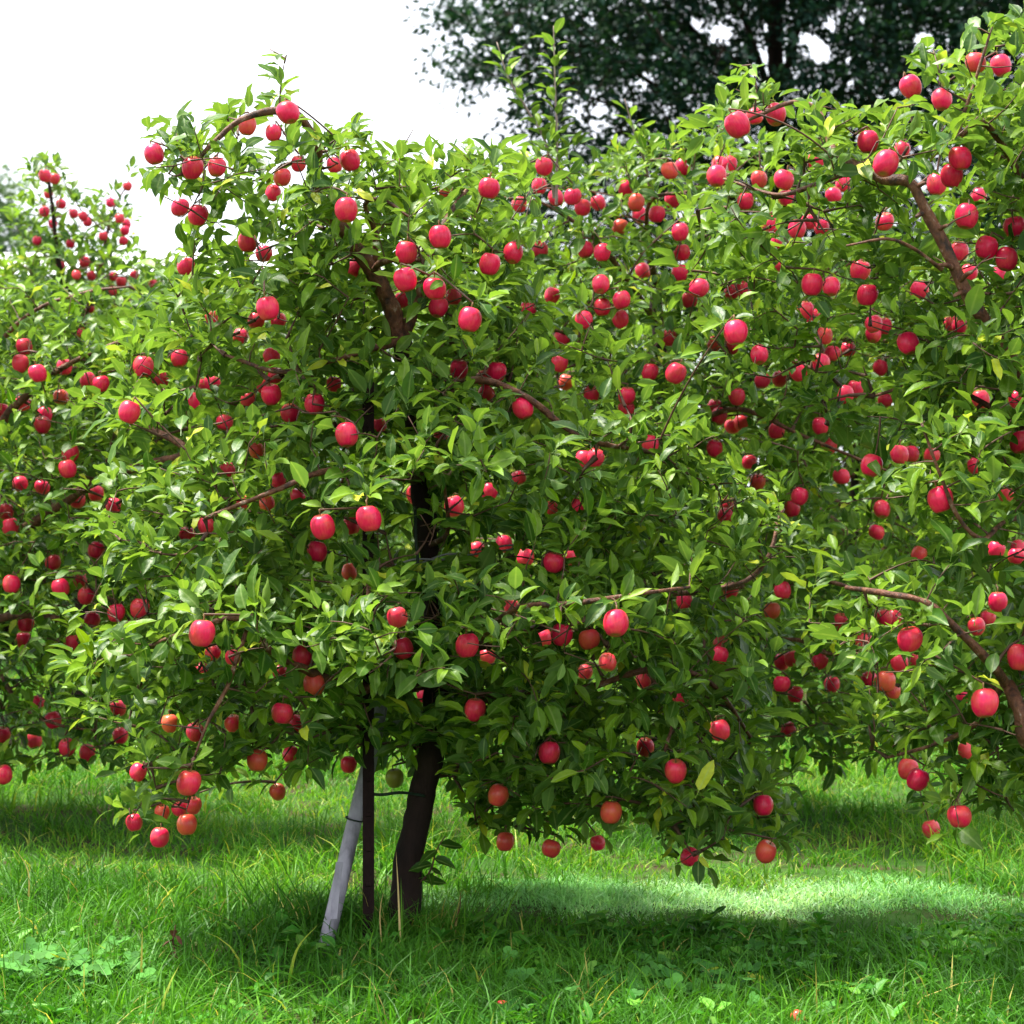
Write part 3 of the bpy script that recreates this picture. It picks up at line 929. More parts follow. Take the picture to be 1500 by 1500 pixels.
B.limb([at(1262, 246, 4.2), at(1222, 220, 4.28), at(1208, 185, 4.32), at(1195, 158, 4.35), at(1160, 150, 4.35), at(1110, 170, 4.33), at(1060, 190, 4.35)], 0.014, 0.004)
B.limb([at(1258, 246, 4.2), at(1200, 268, 4.35), at(1140, 285, 4.45), at(1060, 262, 4.55)], 0.012, 0.004)
B.limb([at(1380, 395, 4.15), at(1340, 365, 4.12), at(1300, 350, 4.1), at(1240, 360, 4.12)], 0.008, 0.003)
B.limb([b0 + [0.0, -0.02, 2.1], at(1490, 250, 4.3), at(1440, 180, 4.2), at(1405, 195, 4.15), at(1428, 120, 4.15), at(1450, 50, 4.15)], 0.018, 0.004)
B.limb([b0 + [-0.05, -0.04, 1.05], at(1500, 1050, 4.2), at(1478, 1005, 4.05), at(1445, 965, 3.98), at(1400, 920, 3.95), at(1356, 882, 3.95), at(1300, 870, 4.0), at(1240, 860, 4.1)], 0.026, 0.007, label='silvery brown limb arching low')
B.limb([at(1478, 1005, 4.05), at(1495, 1040, 4.0), at(1512, 1090, 4.05), b0 + [-0.03, -0.03, 0.85]], 0.02, 0.03)
B.limb([at(1470, 1000, 4.05), at(1430, 1060, 4.1), at(1370, 1090, 4.15), at(1300, 1110, 4.2)], 0.012, 0.004)
B.limb([b0 + [-0.05, -0.04, 1.4], at(1480, 760, 4.1), at(1440, 790, 4.0), at(1405, 760, 3.98), at(1375, 690, 3.97), at(1350, 620, 3.97)], 0.016, 0.004)
B.limb([b0 + [-0.05, -0.04, 1.6], at(1440, 590, 4.4), at(1360, 560, 4.5), at(1280, 580, 4.55)], 0.015, 0.004)
B.limb([b0 + [-0.05, -0.03, 1.5], b0 + [0.3, -0.1, 1.75], b0 + [0.7, -0.1, 1.8]], 0.022, 0.006)
B.limb([b0 + [-0.02, -0.03, 1.9], b0 + [0.25, 0.1, 2.3], b0 + [0.5, 0.1, 2.6]], 0.02, 0.006)
blB = [(1390, 230, 4.25, 130, 120, .3), (1420, 110, 4.2, 70, 80, .22), (1160, 175, 4.38, 110, 65, .25), (1100, 140, 4.4, 60, 50, .15), (1250, 230, 4.35, 120, 80, .3), (1180, 320, 4.55, 170, 90, .32), (1240, 430, 4.6, 170, 110, .35), (1110, 440, 4.75, 110, 120, .28),
       (1440, 400, 4.35, 100, 140, .35), (1430, 560, 4.3, 140, 130, .35), (1400, 690, 4.1, 110, 100, .28), (1440, 820, 4.1, 110, 70, .3), (1390, 930, 4.1, 190, 90, .32), (1380, 1040, 4.25, 140, 110, .3), (1450, 1090, 4.3, 130, 100, .3),
       (1260, 900, 4.3, 90, 70, .25), (1300, 560, 4.55, 110, 100, .3), (1640, 500, 4.4, 200, 360, .4), (1620, 950, 4.3, 150, 160, .4), (1600, 150, 4.4, 160, 160, .4), (1375, 1200, 4.15, 40, 30, .1)]
TB = B.tips_in(blB, 0.112, keep_tip())
B.grow(np.vstack([hooks('B'), TB]))
B.grow(np.array([at(1345, 70, 4.2), at(1460, 20, 4.15), at(1440, 45, 4.15), at(1100, 95, 4.4), at(1075, 100, 4.42)]))
B.foliate()
trees['B'] = B

def aS(px, py, d):
    return at(px, py, d + 0.5)


def deeper(bl):
    return [(a, b, c + 0.5, e, f, g) for (a, b, c, e, f, g) in bl]


# --- C: left neighbour in the second row
C_ = Tree('apple_tree', (-2.55, 6.25 * K, 0), 'leafy apple tree with pale sunlit top behind the drooping skirt of the staked tree', 3, 'apple trees in the orchard')
c0 = C_.base
C_.limb([c0 + [0, 0, -0.05], c0 + [0.04, 0, 0.4], c0 + [0.1, -0.02, 0.9], c0 + [0.05, 0, 1.5], c0 + [0, 0, 2.0]], 0.065, 0.03, 'trunk', 'bark', 12, 0.07, 0.35)
C_.limb([c0 + [0.08, -0.01, 1.2], aS(60, 760, 5.6), aS(150, 700, 5.4), aS(270, 664, 5.25), aS(215, 624, 5.3), aS(180, 590, 5.3)], 0.03, 0.014, label='dark curved limb')
C_.limb([c0 + [0.1, -0.02, 0.9], aS(50, 900, 5.5), aS(150, 920, 5.4), aS(260, 900, 5.3), aS(330, 880, 5.35)], 0.025, 0.006)
C_.limb([c0 + [0.03, 0, 1.6], aS(60, 560, 5.6), aS(180, 500, 5.5), aS(300, 470, 5.5)], 0.025, 0.006)
C_.limb([c0 + [0.06, 0, 1.0], aS(20, 1020, 5.5), aS(80, 1060, 5.4), aS(140, 1070, 5.4)], 0.016, 0.005)
C_.limb([c0 + [0.03, 0, 1.7], c0 + [-0.5, 0.1, 2.0], c0 + [-0.9, 0.1, 2.1]], 0.022, 0.006)
C_.limb([c0 + [0.07, 0, 1.1], c0 + [-0.5, -0.1, 1.3], c0 + [-0.9, -0.1, 1.3]], 0.022, 0.006)
C_.limb([c0 + [0.0, 0, 1.9], aS(30, 470, 5.7), aS(120, 430, 5.7), aS(190, 420, 5.7)], 0.016, 0.005)
blC = [(100, 470, 5.7, 190, 75, .35), (270, 480, 5.5, 120, 80, .3), (130, 580, 5.55, 230, 90, .4), (230, 700, 5.45, 180, 120, .4), (60, 760, 5.55, 170, 130, .4), (180, 860, 5.4, 180, 110, .4), (60, 940, 5.45, 170, 120, .4), (150, 1040, 5.45, 130, 80, .35), (0, 1070, 5.5, 110, 75, .3),
       (-180, 600, 5.75, 180, 220, .5), (-180, 950, 5.7, 150, 150, .5), (350, 620, 5.5, 130, 140, .3), (380, 800, 5.5, 110, 120, .3)]
TC = C_.tips_in(deeper(blC), 0.13, keep_tip())
C_.grow(np.vstack([hooks('C'), TC]))
C_.foliate(gap=0.019, far=True)
trees['C'] = C_

# --- D: second row, between the staked tree and the right tree
D_ = Tree('apple_tree', (0.68, 6.6 * K, 0), 'tall apple tree with two long upright shoots rising from its top, behind the staked tree', 4, 'apple trees in the orchard')
d0 = D_.base
D_.limb([d0 + [0, 0, -0.05], d0 + [0.02, 0, 0.5], d0 + [0.0, -0.05, 1.1], d0 + [0.05, -0.1, 1.8], d0 + [0.0, -0.1, 2.5]], 0.065, 0.03, 'trunk', 'bark', 12, 0.07, 0.35)
D_.limb([d0 + [0.02, -0.07, 1.3], aS(1010, 640, 5.7), aS(1080, 600, 5.6), aS(1180, 640, 5.55), aS(1300, 690, 5.5)], 0.022, 0.005)
D_.limb([d0 + [0.0, -0.03, 1.0], aS(1080, 860, 5.6), aS(1200, 852, 5.4), aS(1250, 862, 5.35)], 0.022, 0.008)
D_.limb([d0 + [0.0, -0.02, 0.9], aS(1090, 930, 5.6), aS(1182, 940, 5.4), aS(1215, 958, 5.35), aS(1266, 950, 5.35)], 0.018, 0.008)
D_.limb([d0 + [0.04, -0.1, 1.7], aS(880, 520, 5.7), aS(800, 480, 5.5), aS(720, 470, 5.5)], 0.02, 0.005)
D_.limb([d0 + [0.03, -0.1, 2.1], aS(1060, 420, 5.7), aS(1150, 400, 5.6), aS(1240, 390, 5.7)], 0.02, 0.005)
D_.limb([d0 + [0.02, -0.1, 2.3], aS(880, 360, 5.6), aS(800, 300, 5.5), aS(740, 290, 5.5)], 0.018, 0.005)
D_.limb([d0 + [0.0, -0.1, 2.5], aS(950, 300, 5.7), aS(1010, 280, 5.7), aS(1080, 250, 5.8)], 0.016, 0.005)
D_.limb([d0 + [0.02, -0.1, 1.6], aS(1150, 520, 6.0), aS(1300, 500, 6.2), aS(1420, 520, 6.3)], 0.02, 0.005)
SPROUTS = [[(812, 290, 5.55), (800, 212, 5.5), (772, 160, 5.5), (745, 115, 5.5), (728, 62, 5.5)], [(815, 300, 5.5), (816, 200, 5.48), (813, 130, 5.47), (811, 38, 5.46)], [(955, 290, 5.7), (945, 240, 5.65), (928, 190, 5.62), (915, 145, 5.6)]]
for spx in SPROUTS:
    D_.limb([aS(*p) for p in spx], 0.008, 0.0028, 'branch', 'sprout', 6, 0.05, label='tall upright shoot with bare tip')
blD = [(880, 290, 5.65, 140, 80, .35), (1020, 290, 5.75, 140, 90, .35), (760, 320, 5.6, 110, 90, .3), (900, 420, 5.65, 190, 110, .38), (1100, 400, 5.9, 160, 100, .35), (820, 560, 5.75, 180, 110, .4), (1020, 560, 5.7, 200, 120, .4), (1200, 540, 5.95, 160, 120, .4),
       (1090, 720, 5.6, 180, 100, .35), (900, 740, 5.9, 200, 130, .35), (1150, 850, 5.55, 160, 110, .35), (1180, 980, 5.5, 140, 110, .35), (1270, 1070, 5.7, 110, 75, .3), (1050, 1020, 5.7, 160, 130, .35), (1370, 560, 6.2, 140, 170, .4), (1370, 780, 6.3, 120, 130, .3), (740, 480, 5.7, 130, 120, .3), (1320, 400, 6.0, 130, 110, .3)]
TD = D_.tips_in(deeper(blD), 0.13, keep_tip())
D_.grow(np.vstack([hooks('D'), TD]))
D_.foliate(gap=0.019, far=True)
# leaves set singly along the upright shoots
so_, sd_, sh_ = [], [], []
for spx in SPROUTS:
    P = catmull([aS(*p) for p in spx], 0.017)
    for i in range(2, len(P) - 1):
        if P[i][2] > P[-1][2] - 0.045:
            continue
        an = i * 2.4
        so_.append(P[i])
        sd_.append([math.cos(an), 0.6 * math.sin(an), 0.75 + D_.rng.normal(0, 0.12)])
        sh_.append([-math.cos(an), -math.sin(an), 0.9])
D_.add_leaves(np.array(so_), np.array(sd_), np.array(sh_), 0.078)
trees['D'] = D_

# --- E, and the third row behind
E_ = Tree('apple_tree', tuple(at(110, 1080, 8.6) * np.array([1, 1, 0])), 'small-looking apple tree whose slim fruit-laden spires stand against the white sky', 5, 'apple trees in the orchard')
e0 = E_.base
E_.limb([e0 + [0, 0, -0.05], e0 + [0.05, 0, 0.6], e0 + [0, 0, 1.3], at(105, 480, 8.6), at(85, 380, 8.6), at(75, 290, 8.6), at(66, 240, 8.6)], 0.06, 0.008, 'trunk', 'bark', 10, 0.06, 0.3)
E_.limb([at(108, 500, 8.6), at(140, 420, 8.55), at(155, 350, 8.5), at(165, 310, 8.5), at(188, 268, 8.5)], 0.02, 0.005)
E_.limb([at(108, 520, 8.6), at(60, 450, 8.5), at(0, 420, 8.5)], 0.02, 0.005)
E_.limb([at(108, 540, 8.6), at(200, 450, 8.5), at(260, 420, 8.5)], 0.02, 0.005)
E_.grow(np.vstack([hooks('E'), E_.tips_in([(66, 300, 8.6, 30, 65, .22), (60, 350, 8.6, 45, 60, .25), (110, 330, 8.6, 60, 32, .25), (155, 340, 8.5, 36, 55, .22), (85, 400, 8.6, 80, 60, .35), (20, 400, 8.6, 60, 40, .3), (150, 430, 8.5, 160, 60, .5), (250, 430, 8.4, 70, 50, .3), (20, 480, 8.6, 150, 90, .5), (180, 560, 8.6, 280, 130, .6), (50, 700, 8.6, 300, 140, .6)], 0.135)]))
E_.foliate(gap=0.024, far=True)
trees['E'] = E_

ROW3 = []
for (nm, px, lab, sd) in (('M', 640, 'apple tree half hidden beyond the staked tree, in the third row', 6), ('K', 1250, 'apple tree in the third row seen through the hollow beside the bare reddish limb', 7)):
    t = Tree('apple_tree', tuple(at(px, 1060, 8.9) * np.array([1, 1, 0])), lab, sd, 'apple trees in the orchard')
    q = t.base
    t.limb([q + [0, 0, -0.05], q + [0.05, 0, 0.6], q + [0, 0, 1.3], q + [0.05, 0.05, 2.2]], 0.06, 0.02, 'trunk', 'bark', 10, 0.06, 0.3)
    for k in range(7):
        an = k * 0.9
        hz = 0.8 + 0.2 * k
        t.limb([q + [0, 0, hz], q + [0.5 * math.cos(an), 0.4 * math.sin(an), hz + 0.15], q + [1.2 * math.cos(an), 1.0 * math.sin(an), hz + 0.3]], 0.02, 0.006, 'branch', 'limb', 6)
    t.grow(t.tips_in([(px, 480, 8.9, 330, 110, .7), (px, 600, 8.9, 340, 150, .8), (px, 780, 8.9, 350, 160, .8), (px, 930, 8.9, 310, 90, .7)], 0.185, keep_tip(60, 40)))
    t.foliate(gap=0.024, far=True)
    trees[nm] = t
    ROW3.append(t)

for k, t in trees.items():
    t.wood()
    t.prune(keep_leaf(t, k != 'E', True))

# spend single objects on the leaves that show most: coarse depth test over the picture
CELL = 6.0
zb, ident = {}, {}
GW = int(1500 / CELL)
zbuf = np.full((GW, GW), 1e9)
ibuf = np.full((GW, GW), -1, int)
start, names_t = 0, []
allx = []
for k, t in trees.items():
    S = t.samples()
    n = len(S[0])
    L = t.leaf
    for f in (-1, 0, 1):
        for g in (0, 1, 2):
            P = S[g] + L['Y'] * (L['s'] * 0.13 * f)[:, None]
            x, y, d = proj(P)
            cx, cy = (x / CELL).astype(int), (y / CELL).astype(int)
            ok = (cx >= 0) & (cx < GW) & (cy >= 0) & (cy < GW)
            for i in np.nonzero(ok)[0]:
                if d[i] < zbuf[cy[i], cx[i]]:
                    zbuf[cy[i], cx[i]] = d[i]
                    ibuf[cy[i], cx[i]] = start + i
    names_t.append((k, start, n))
    start += n
counts = np.bincount(ibuf[ibuf >= 0], minlength=start)
for k, s0, n in names_t:
    c = counts[s0:s0 + n]
    order = np.argsort(-c)
    lim = 300 if k in 'ABCD' else (120 if k == 'E' else 60)
    sel = [int(i) for i in order[:lim] if c[i] >= 3]
    trees[k].crown(sel)

# ------------------------------------------------------------------ apples
def apple_shape(seed):
    r = np.random.default_rng(seed)
    nu, nv = 18, 13
    prof = []
    for j in range(nv):
        th = math.pi * j / (nv - 1)                 # 0 = stalk end
        rad = math.sin(th) ** 0.86
        z = math.cos(th)
        rad *= 0.97 + 0.07 * math.cos(th)            # wider shoulder
        z = z * 0.93
        z -= 0.26 * math.exp(-(rad / 0.26) ** 2) if th < 1.2 else 0
        z += 0.20 * math.exp(-(rad / 0.26) ** 2) if th > 1.9 else 0
        prof.append((rad, z))
    V, Fc = [], []
    lob = r.uniform(0, 6.28)
    skew = r.normal(0, 0.06, 2)
    tall = r.uniform(1.04, 1.18)
    for j, (rad, z) in enumerate(prof):
        for i in range(nu):
            a = 2 * math.pi * i / nu
            rr = rad * (1 + 0.04 * math.cos(5 * a + lob) * (1 if z < 0 else 0.4) + skew[0] * math.cos(a) + skew[1] * math.sin(a))
            V.append((rr * math.cos(a), rr * math.sin(a), z * tall + skew[0] * 1.5 * rr * math.cos(a)))
    for j in range(nv - 1):
        for i in range(nu):
            Fc.append((j * nu + i, (j + 1) * nu + i, (j + 1) * nu + (i + 1) % nu, j * nu + (i + 1) % nu))
    return np.array(V), np.array(Fc)


APPLE_SH = [apple_shape(40 + k) for k in range(6)]
APPLE_ME = [mesh_np('apple', v * 1.0, f, M['apple']) for v, f in APPLE_SH]
sv, sf = tubes([np.array([(0, 0, 0.55), (0.03, 0, 0.9), (0.02, 0.03, 1.18), (0, 0, 1.44)])], [np.array([0.06, 0.055, 0.06, 0.09])], 5)
STEM_ME = mesh_np('stem', sv, sf, M['stem'])
cv, cf = [], []
for i in range(5):
    a = i * 2 * math.pi / 5
    b = len(cv)
    cv += [(0.03 * math.cos(a - 1), 0.03 * math.sin(a - 1), -0.70), (0.03 * math.cos(a + 1), 0.03 * math.sin(a + 1), -0.70), (0.17 * math.cos(a), 0.17 * math.sin(a), -0.90), (0.10 * math.cos(a), 0.10 * math.sin(a), -0.76)]
    cf += [(b, b + 1, b + 2), (b, b + 3, b + 1), (b, b + 2, b + 3), (b + 1, b + 3, b + 2)]
CALYX_ME = mesh_np('calyx', np.array(cv), np.array(cf), M['calyx'])


def apple_text(a):
    x, y, k, warm = a['px'], a['py'], a['tree'], a['warm']
    hue = 'orange-red' if warm else 'red'
    if k == 'A':
        if y < 340:
            return (hue + ' apple on the arching top of the staked tree' if x < 560 else hue + ' apple in the upper right shoulder of the staked tree')
        if y < 520:
            return hue + ' apple clustered around the bare trunk fork of the staked tree'
        if y < 700:
            return hue + ' apple midway up the staked tree, level with the stake top'
        if y < 842:
            return hue + ' apple just above the support wire of the staked tree'
        if y < 1000:
            return hue + ' apple in the broad lower tier of the staked tree'
        if x < 450:
            return hue + ' apple hanging from the drooping skirt beside the pale pipe'
        if x < 660:
            return hue + ' apple in the shade between stake and trunk'
        return hue + ' apple hanging under the low skirt over the mown strip'
    if k == 'B':
        if y < 160:
            return hue + ' apple on the topmost sprigs above the bare reddish limb'
        if y < 460:
            return hue + ' apple beside the bare reddish limb'
        if y < 840:
            return hue + ' apple in the middle of the tree with the bare reddish limb'
        if y < 1060:
            return hue + ' apple along the low silvery limb'
        return hue + ' apple hanging over tall grass below the low silvery limb'
    if k == 'C':
        return hue + (' apple in the upper half of the leafy tree with pale top' if y < 700 else ' apple in the shaded middle of the leafy tree with pale top' if y < 880 else ' apple in the low fringe of the leafy tree with pale top')
    if k == 'D':
        if y < 360:
            return hue + (' apple just below the two long upright shoots' if x < 900 else ' apple between the upright shoots and the bare reddish limb')
        if y < 640:
            return hue + (' apple deep in the tall tree, beside the crown of the staked one' if x < 1000 else ' apple deep in the tall tree, toward the bare reddish limb')
        return hue + (' apple low in the tall tree, at the dark hollow' if x > 1180 else ' apple low in the tall tree, over the forked dark branch' if y < 820 else ' apple low in the tall tree, beneath the forked dark branch')
    return 'small red apple on the slim spires against the sky'


def company(a):
    n = sum(1 for b in apples if b is not a and np.hypot(a['px'] - b['px'], a['py'] - b['py']) < a['clear'] + b['clear'] + 8)
    return ('lone ', 'paired ', 'clustered ')[min(n, 2)]


order = sorted(range(len(apples)), key=lambda i: -apples[i]['clear'])
rest = []
for rank, i in enumerate(order):
    a = apples[i]
    low = np.clip((a['py'] - 500) / 800, 0, 1)
    inner = 1.0 if a['d'] > 4.75 else 0.4
    o_amt = 0.03 + 0.22 * low * ra.random() + 0.14 * inner * ra.random()
    if a['d'] > 4.3 and ra.random() < 0.08 + 0.10 * low:
        o_amt += 0.28
    green = 0.0
    if (a['px'], a['py']) in ((627, 1107), (578, 1140)):
        o_amt, green = 0.95, 1.0
    if (a['px'], a['py']) in ((377, 1114), (895, 1190), (730, 1165), (407, 1160), (1122, 1248), (1130, 895), (274, 1208), (740, 1233)):
        o_amt = 0.52
    a['warm'] = o_amt > 0.42
    q = Vector((0, 0, 1)).rotation_difference(Vector(a['axis']))
    mat = Matrix.Translation(Vector(a['c'])) @ q.to_matrix().to_4x4() @ Matrix.Rotation(ra.uniform(0, 6.28), 4, 'Z') @ Matrix.Scale(float(a['r']), 4)
    if rank >= 300:
        rest.append((mat, i % 6))
        continue
    o = bpy.data.objects.new('apple', APPLE_ME[i % 6])
    col.objects.link(o)
    o.matrix_world = mat
    o.color = (o_amt, green, 0, 1)
    o['label'] = 'unripe yellow-green apple in the shade between stake and trunk' if green else company(a) + apple_text(a)
    o['category'] = 'apple'
    o['group'] = 'unripe apples between stake and trunk' if green else 'apples: ' + o['label']
    for nm, me in (('stem', STEM_ME), ('calyx', CALYX_ME)):
        c = bpy.data.objects.new(nm, me)
        col.objects.link(c)
        c.parent = o
if rest:
    Vs, Fs, off = [], [], 0
    for mt, k in rest:
        v, f = APPLE_SH[k]
        m4 = np.array(mt)
        Vs.append(v @ m4[:3, :3].T + m4[:3, 3])
        Fs.append(f + off)
        off += len(v)
    ro = link('apples', mesh_np('apples', np.vstack(Vs), np.vstack(Fs), M['apple']), kind='stuff', label='small scraps of red apples half buried among the leaves', category='apples')
    ro.color = (0.15, 0, 0, 1)

# ------------------------------------------------------------------ stake, pipe, wire, ties
def prism(outline, z0, z1):
    n = len(outline)
    V = [(x, y, z0) for x, y in outline] + [(x, y, z1) for x, y in outline]
    T = []
    for i in range(n):
        j = (i + 1) % n
        T += [(i, j, n + j), (i, n + j, n + i)]
    return V, T, n


stx = at(540, 1200, 4.5)
sb_ = (stx[0], stx[1], 0)
stake = link('stake', None, loc=sb_, label='dark rusted steel stake standing upright before the trunk', category='stake')
w_, f_ = 0.019, 0.004
prof = [(-w_, -0.012), (w_, -0.012), (w_, -0.012 + f_), (f_ / 2, -0.012 + f_), (f_ / 2, 0.026), (-f_ / 2, 0.026), (-f_ / 2, -0.012 + f_), (-w_, -0.012 + f_)]
V, T, n = prism(prof, -0.15, 1.86)
top = [(n + 0, n + 1, n + 2), (n + 0, n + 2, n + 7), (n + 3, n + 4, n + 5), (n + 3, n + 5, n + 6)]
link('post', mesh_np('post', np.array(V), np.array(T + top), M['stake'], smooth=False), stake)
for zz in np.arange(0.2, 1.85, 0.115):
    hv = np.array([(-0.008, -0.012, 0), (0.008, -0.012, 0), (0.008, -0.018, 0.004), (-0.008, -0.018, 0.004), (-0.008, -0.012, 0.014), (0.008, -0.012, 0.014)]) + [0, -0.0005, zz]
    link('stud', mesh_np('stud', hv, np.array([(0, 1, 2), (0, 2, 3), (3, 2, 5), (3, 5, 4), (0, 3, 4), (1, 5, 2)]), M['stake'], smooth=False), stake)

pp = catmull([at(474, 1400, 4.47), at(497, 1300, 4.52), at(519, 1205, 4.57), at(540, 1120, 4.62), at(556, 1040, 4.66), at(566, 980, 4.7)], 0.03)
pbase = np.array([pp[0][0], pp[0][1], 0.0])
pp[0][2] = min(pp[0][2], -0.01)
pipe = link('pipe', None, loc=tuple(pbase), label='pale grey plastic pipe leaning behind the dark stake, split near its foot', category='pipe')
V, T = tubes([pp - pbase], [np.full(len(pp), 0.026)], 14, 0.015, np.random.default_rng(3))
link('tube', mesh_np('tube', V, T, M['pipe']), pipe)
# the torn flap standing off the side
fl = catmull([at(489, 1345, 4.46), at(493, 1300, 4.46), at(498, 1262, 4.455)], 0.02) - pbase
V = np.vstack([fl + [-0.012, -0.012, 0], fl + [0.012, -0.016, 0], fl + [0.012, -0.012, 0], fl + [-0.012, -0.008, 0]])
m = len(fl)
T = []
for s in range(4):
    for i in range(m - 1):
        a_, b_ = s * m + i, ((s + 1) % 4) * m + i
        T += [(a_, b_, b_ + 1), (a_, b_ + 1, a_ + 1)]
link('split_flap', mesh_np('split_flap', V, np.array(T), M['pipe'], smooth=False), pipe)
# tie round pipe and stake
ring = [at(519, 1200, 4.57) + 0.0285 * np.array([math.cos(t), math.sin(t), 0.25 * math.cos(t) * -1]) for t in np.linspace(0, 2 * math.pi, 18)]
V, T = tubes([np.array(ring)], [np.full(18, 0.003)], 5)
link('pipe_tie', mesh_np('pipe_tie', V, T, M['tie']), label='thin dark tie round the pale pipe', category='tie')
tie = [at(540, 1163, 4.515), at(560, 1164, 4.53), at(585, 1161, 4.55), at(606, 1163, 4.575), at(622, 1166, 4.588)]
P = catmull(tie, 0.015)
V, T = tubes([P], [np.full(len(P), 0.0055)], 6)
link('trunk_tie', mesh_np('trunk_tie', V, T, M['tie']), label='dark rubber tie stretched between steel stake and trunk', category='tie')
# twisted support wire
wp = catmull([at(536, 834, 4.49), at(560, 831, 4.49), at(600, 824, 4.5), at(640, 818, 4.52), at(672, 812, 4.54), at(760, 800, 4.6)], 0.012)
strands = []
wire = link('support_wire', None, loc=tuple(wp[0]), label='twisted grey wire running from the stake into the crown', category='wire')
for s in (0, math.pi):
    ph = np.arange(len(wp)) * 0.33 + s
    P = wp - wp[0] + np.stack([0 * ph, 0.006 * np.cos(ph), 0.008 * np.sin(ph)], 1)
    V, T = tubes([P], [np.full(len(P), 0.0036)], 5)
    link('strand', mesh_np('strand', V, T, M['wire']), wire)
cp = catmull([at(608, 742, 4.52), at(609, 790, 4.5), at(612, 822, 4.5), at(606, 845, 4.5)], 0.02)
V, T = tubes([cp], [np.full(len(cp), 0.006)], 6)
link('hanging_tie', mesh_np('hanging_tie', V, T, M['tie']), label='dark strap hanging from a branch onto the twisted wire', category='tie')

# ------------------------------------------------------------------ grass
def blades(n, area, hmin, hmax, wid, lean, tint_lo, tint_hi, mat, name, rng, clump=0, tip_yellow=0.0, dry=0.0, hfun=None, segs=3):
    x0, x1, y0, y1 = area
    y0, y1 = y0 * K, y1 * K
    if clump:
        c = np.stack([rng.uniform(x0, x1, clump), rng.uniform(y0, y1, clump)], 1)
        k = rng.integers(0, clump, n)
        xy = c[k] + rng.normal(0, 0.06, (n, 2))
        ch = rng.uniform(0.6, 1.25, clump)[k]
        cdir = rng.uniform(0, 6.28, clump)[k]
        un = rng.random(n) < 0.45
        xy[un] = np.stack([rng.uniform(x0, x1, un.sum()), rng.uniform(y0, y1, un.sum())], 1)
    else:
        xy = np.stack([rng.uniform(x0, x1, n), rng.uniform(y0, y1, n)], 1)
        ch = np.ones(n)
        cdir = rng.uniform(0, 6.28, n)
    h = rng.uniform(hmin, hmax, n) * ch
    if hfun is not None:
        h = h * hfun(xy[:, 0], xy[:, 1] / K)
        ok = h > 0.012
        xy, h, cdir = xy[ok], h[ok], cdir[ok]
        n = len(h)
    an = cdir + rng.normal(0, 1.3, n)
    ln = np.abs(rng.normal(lean, lean * 0.55, n))
    ld = np.stack([np.cos(an), np.sin(an)], 1)
    fa = rng.uniform(0, math.pi, n)
    wv = np.stack([np.cos(fa), np.sin(fa)], 1) * (wid * rng.uniform(0.6, 1.4, n))[:, None]
    z0 = ground_z(xy[:, 0], xy[:, 1]) - 0.01
    rows = []
    for s in range(segs + 1):
        t = s / segs
        c = np.column_stack([xy + ld * (ln * h * t ** 1.8)[:, None], z0 + h * (t - 0.35 * np.minimum(ln, 1.2) * t ** 2.2)])
        ww = wv * (1 - t ** 1.6) * 0.5
        if s < segs:
            rows += [c + np.column_stack([ww, 0 * h]), c - np.column_stack([ww, 0 * h])]
        else:
            rows.append(c)
    V = np.stack(rows, 1)
    m = V.shape[1]
    fc = []
    for s in range(segs - 1):
        a = 2 * s
        fc += [(a, a + 1, a + 3), (a, a + 3, a + 2)]
    fc.append((2 * segs - 2, 2 * segs - 1, 2 * segs))
    Fc = (np.array(fc)[None] + (np.arange(n) * m)[:, None, None]).reshape(-1, 3)
    tt = np.zeros((n, m, 3))
    base = rng.uniform(tint_lo, tint_hi, n)
    base = np.clip(base * 0.55 + (tint_lo + (tint_hi - tint_lo) * (0.5 + 0.5 * np.sin(xy[:, 0] * 3.7 + 2 * np.sin(xy[:, 1] * 2.9)))) * 0.45, 0, 1)
    base[rng.random(n) < dry] = rng.uniform(0.9, 1.0)
    tt[..., 0] = base[:, None]
    tt[..., 1] = rng.uniform(0.1, 0.9, n)[:, None]
    if tip_yellow:
        ty = rng.random(n) < tip_yellow
        tt[ty, -1, 0] = 0.97
        tt[ty, -2, 0] = 0.92
        tt[ty, -3, 0] = 0.9
    return mesh_np(name, V.reshape(-1, 3), Fc, mat, tt.reshape(-1, 3))


rg = np.random.default_rng(21)


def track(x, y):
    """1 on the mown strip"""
    return 1 / (1 + np.exp(-(y - 4.86 - 0.03 * np.sin(x * 2.1) - 0.04 * np.sin(x * 9.0 + 3 * y) - 0.03 * np.sin(x * 23.0)) / 0.05)) * 1 / (1 + np.exp((y - 5.17 - 0.03 * np.sin(x * 1.7 + 1) - 0.05 * np.sin(x * 5.3) - 0.04 * np.sin(x * 17.0 + y * 9)) / 0.09)) / (1 + np.exp(-(x + 0.25) / 0.15)) / (1 + np.exp((x - 1.72) / 0.12))


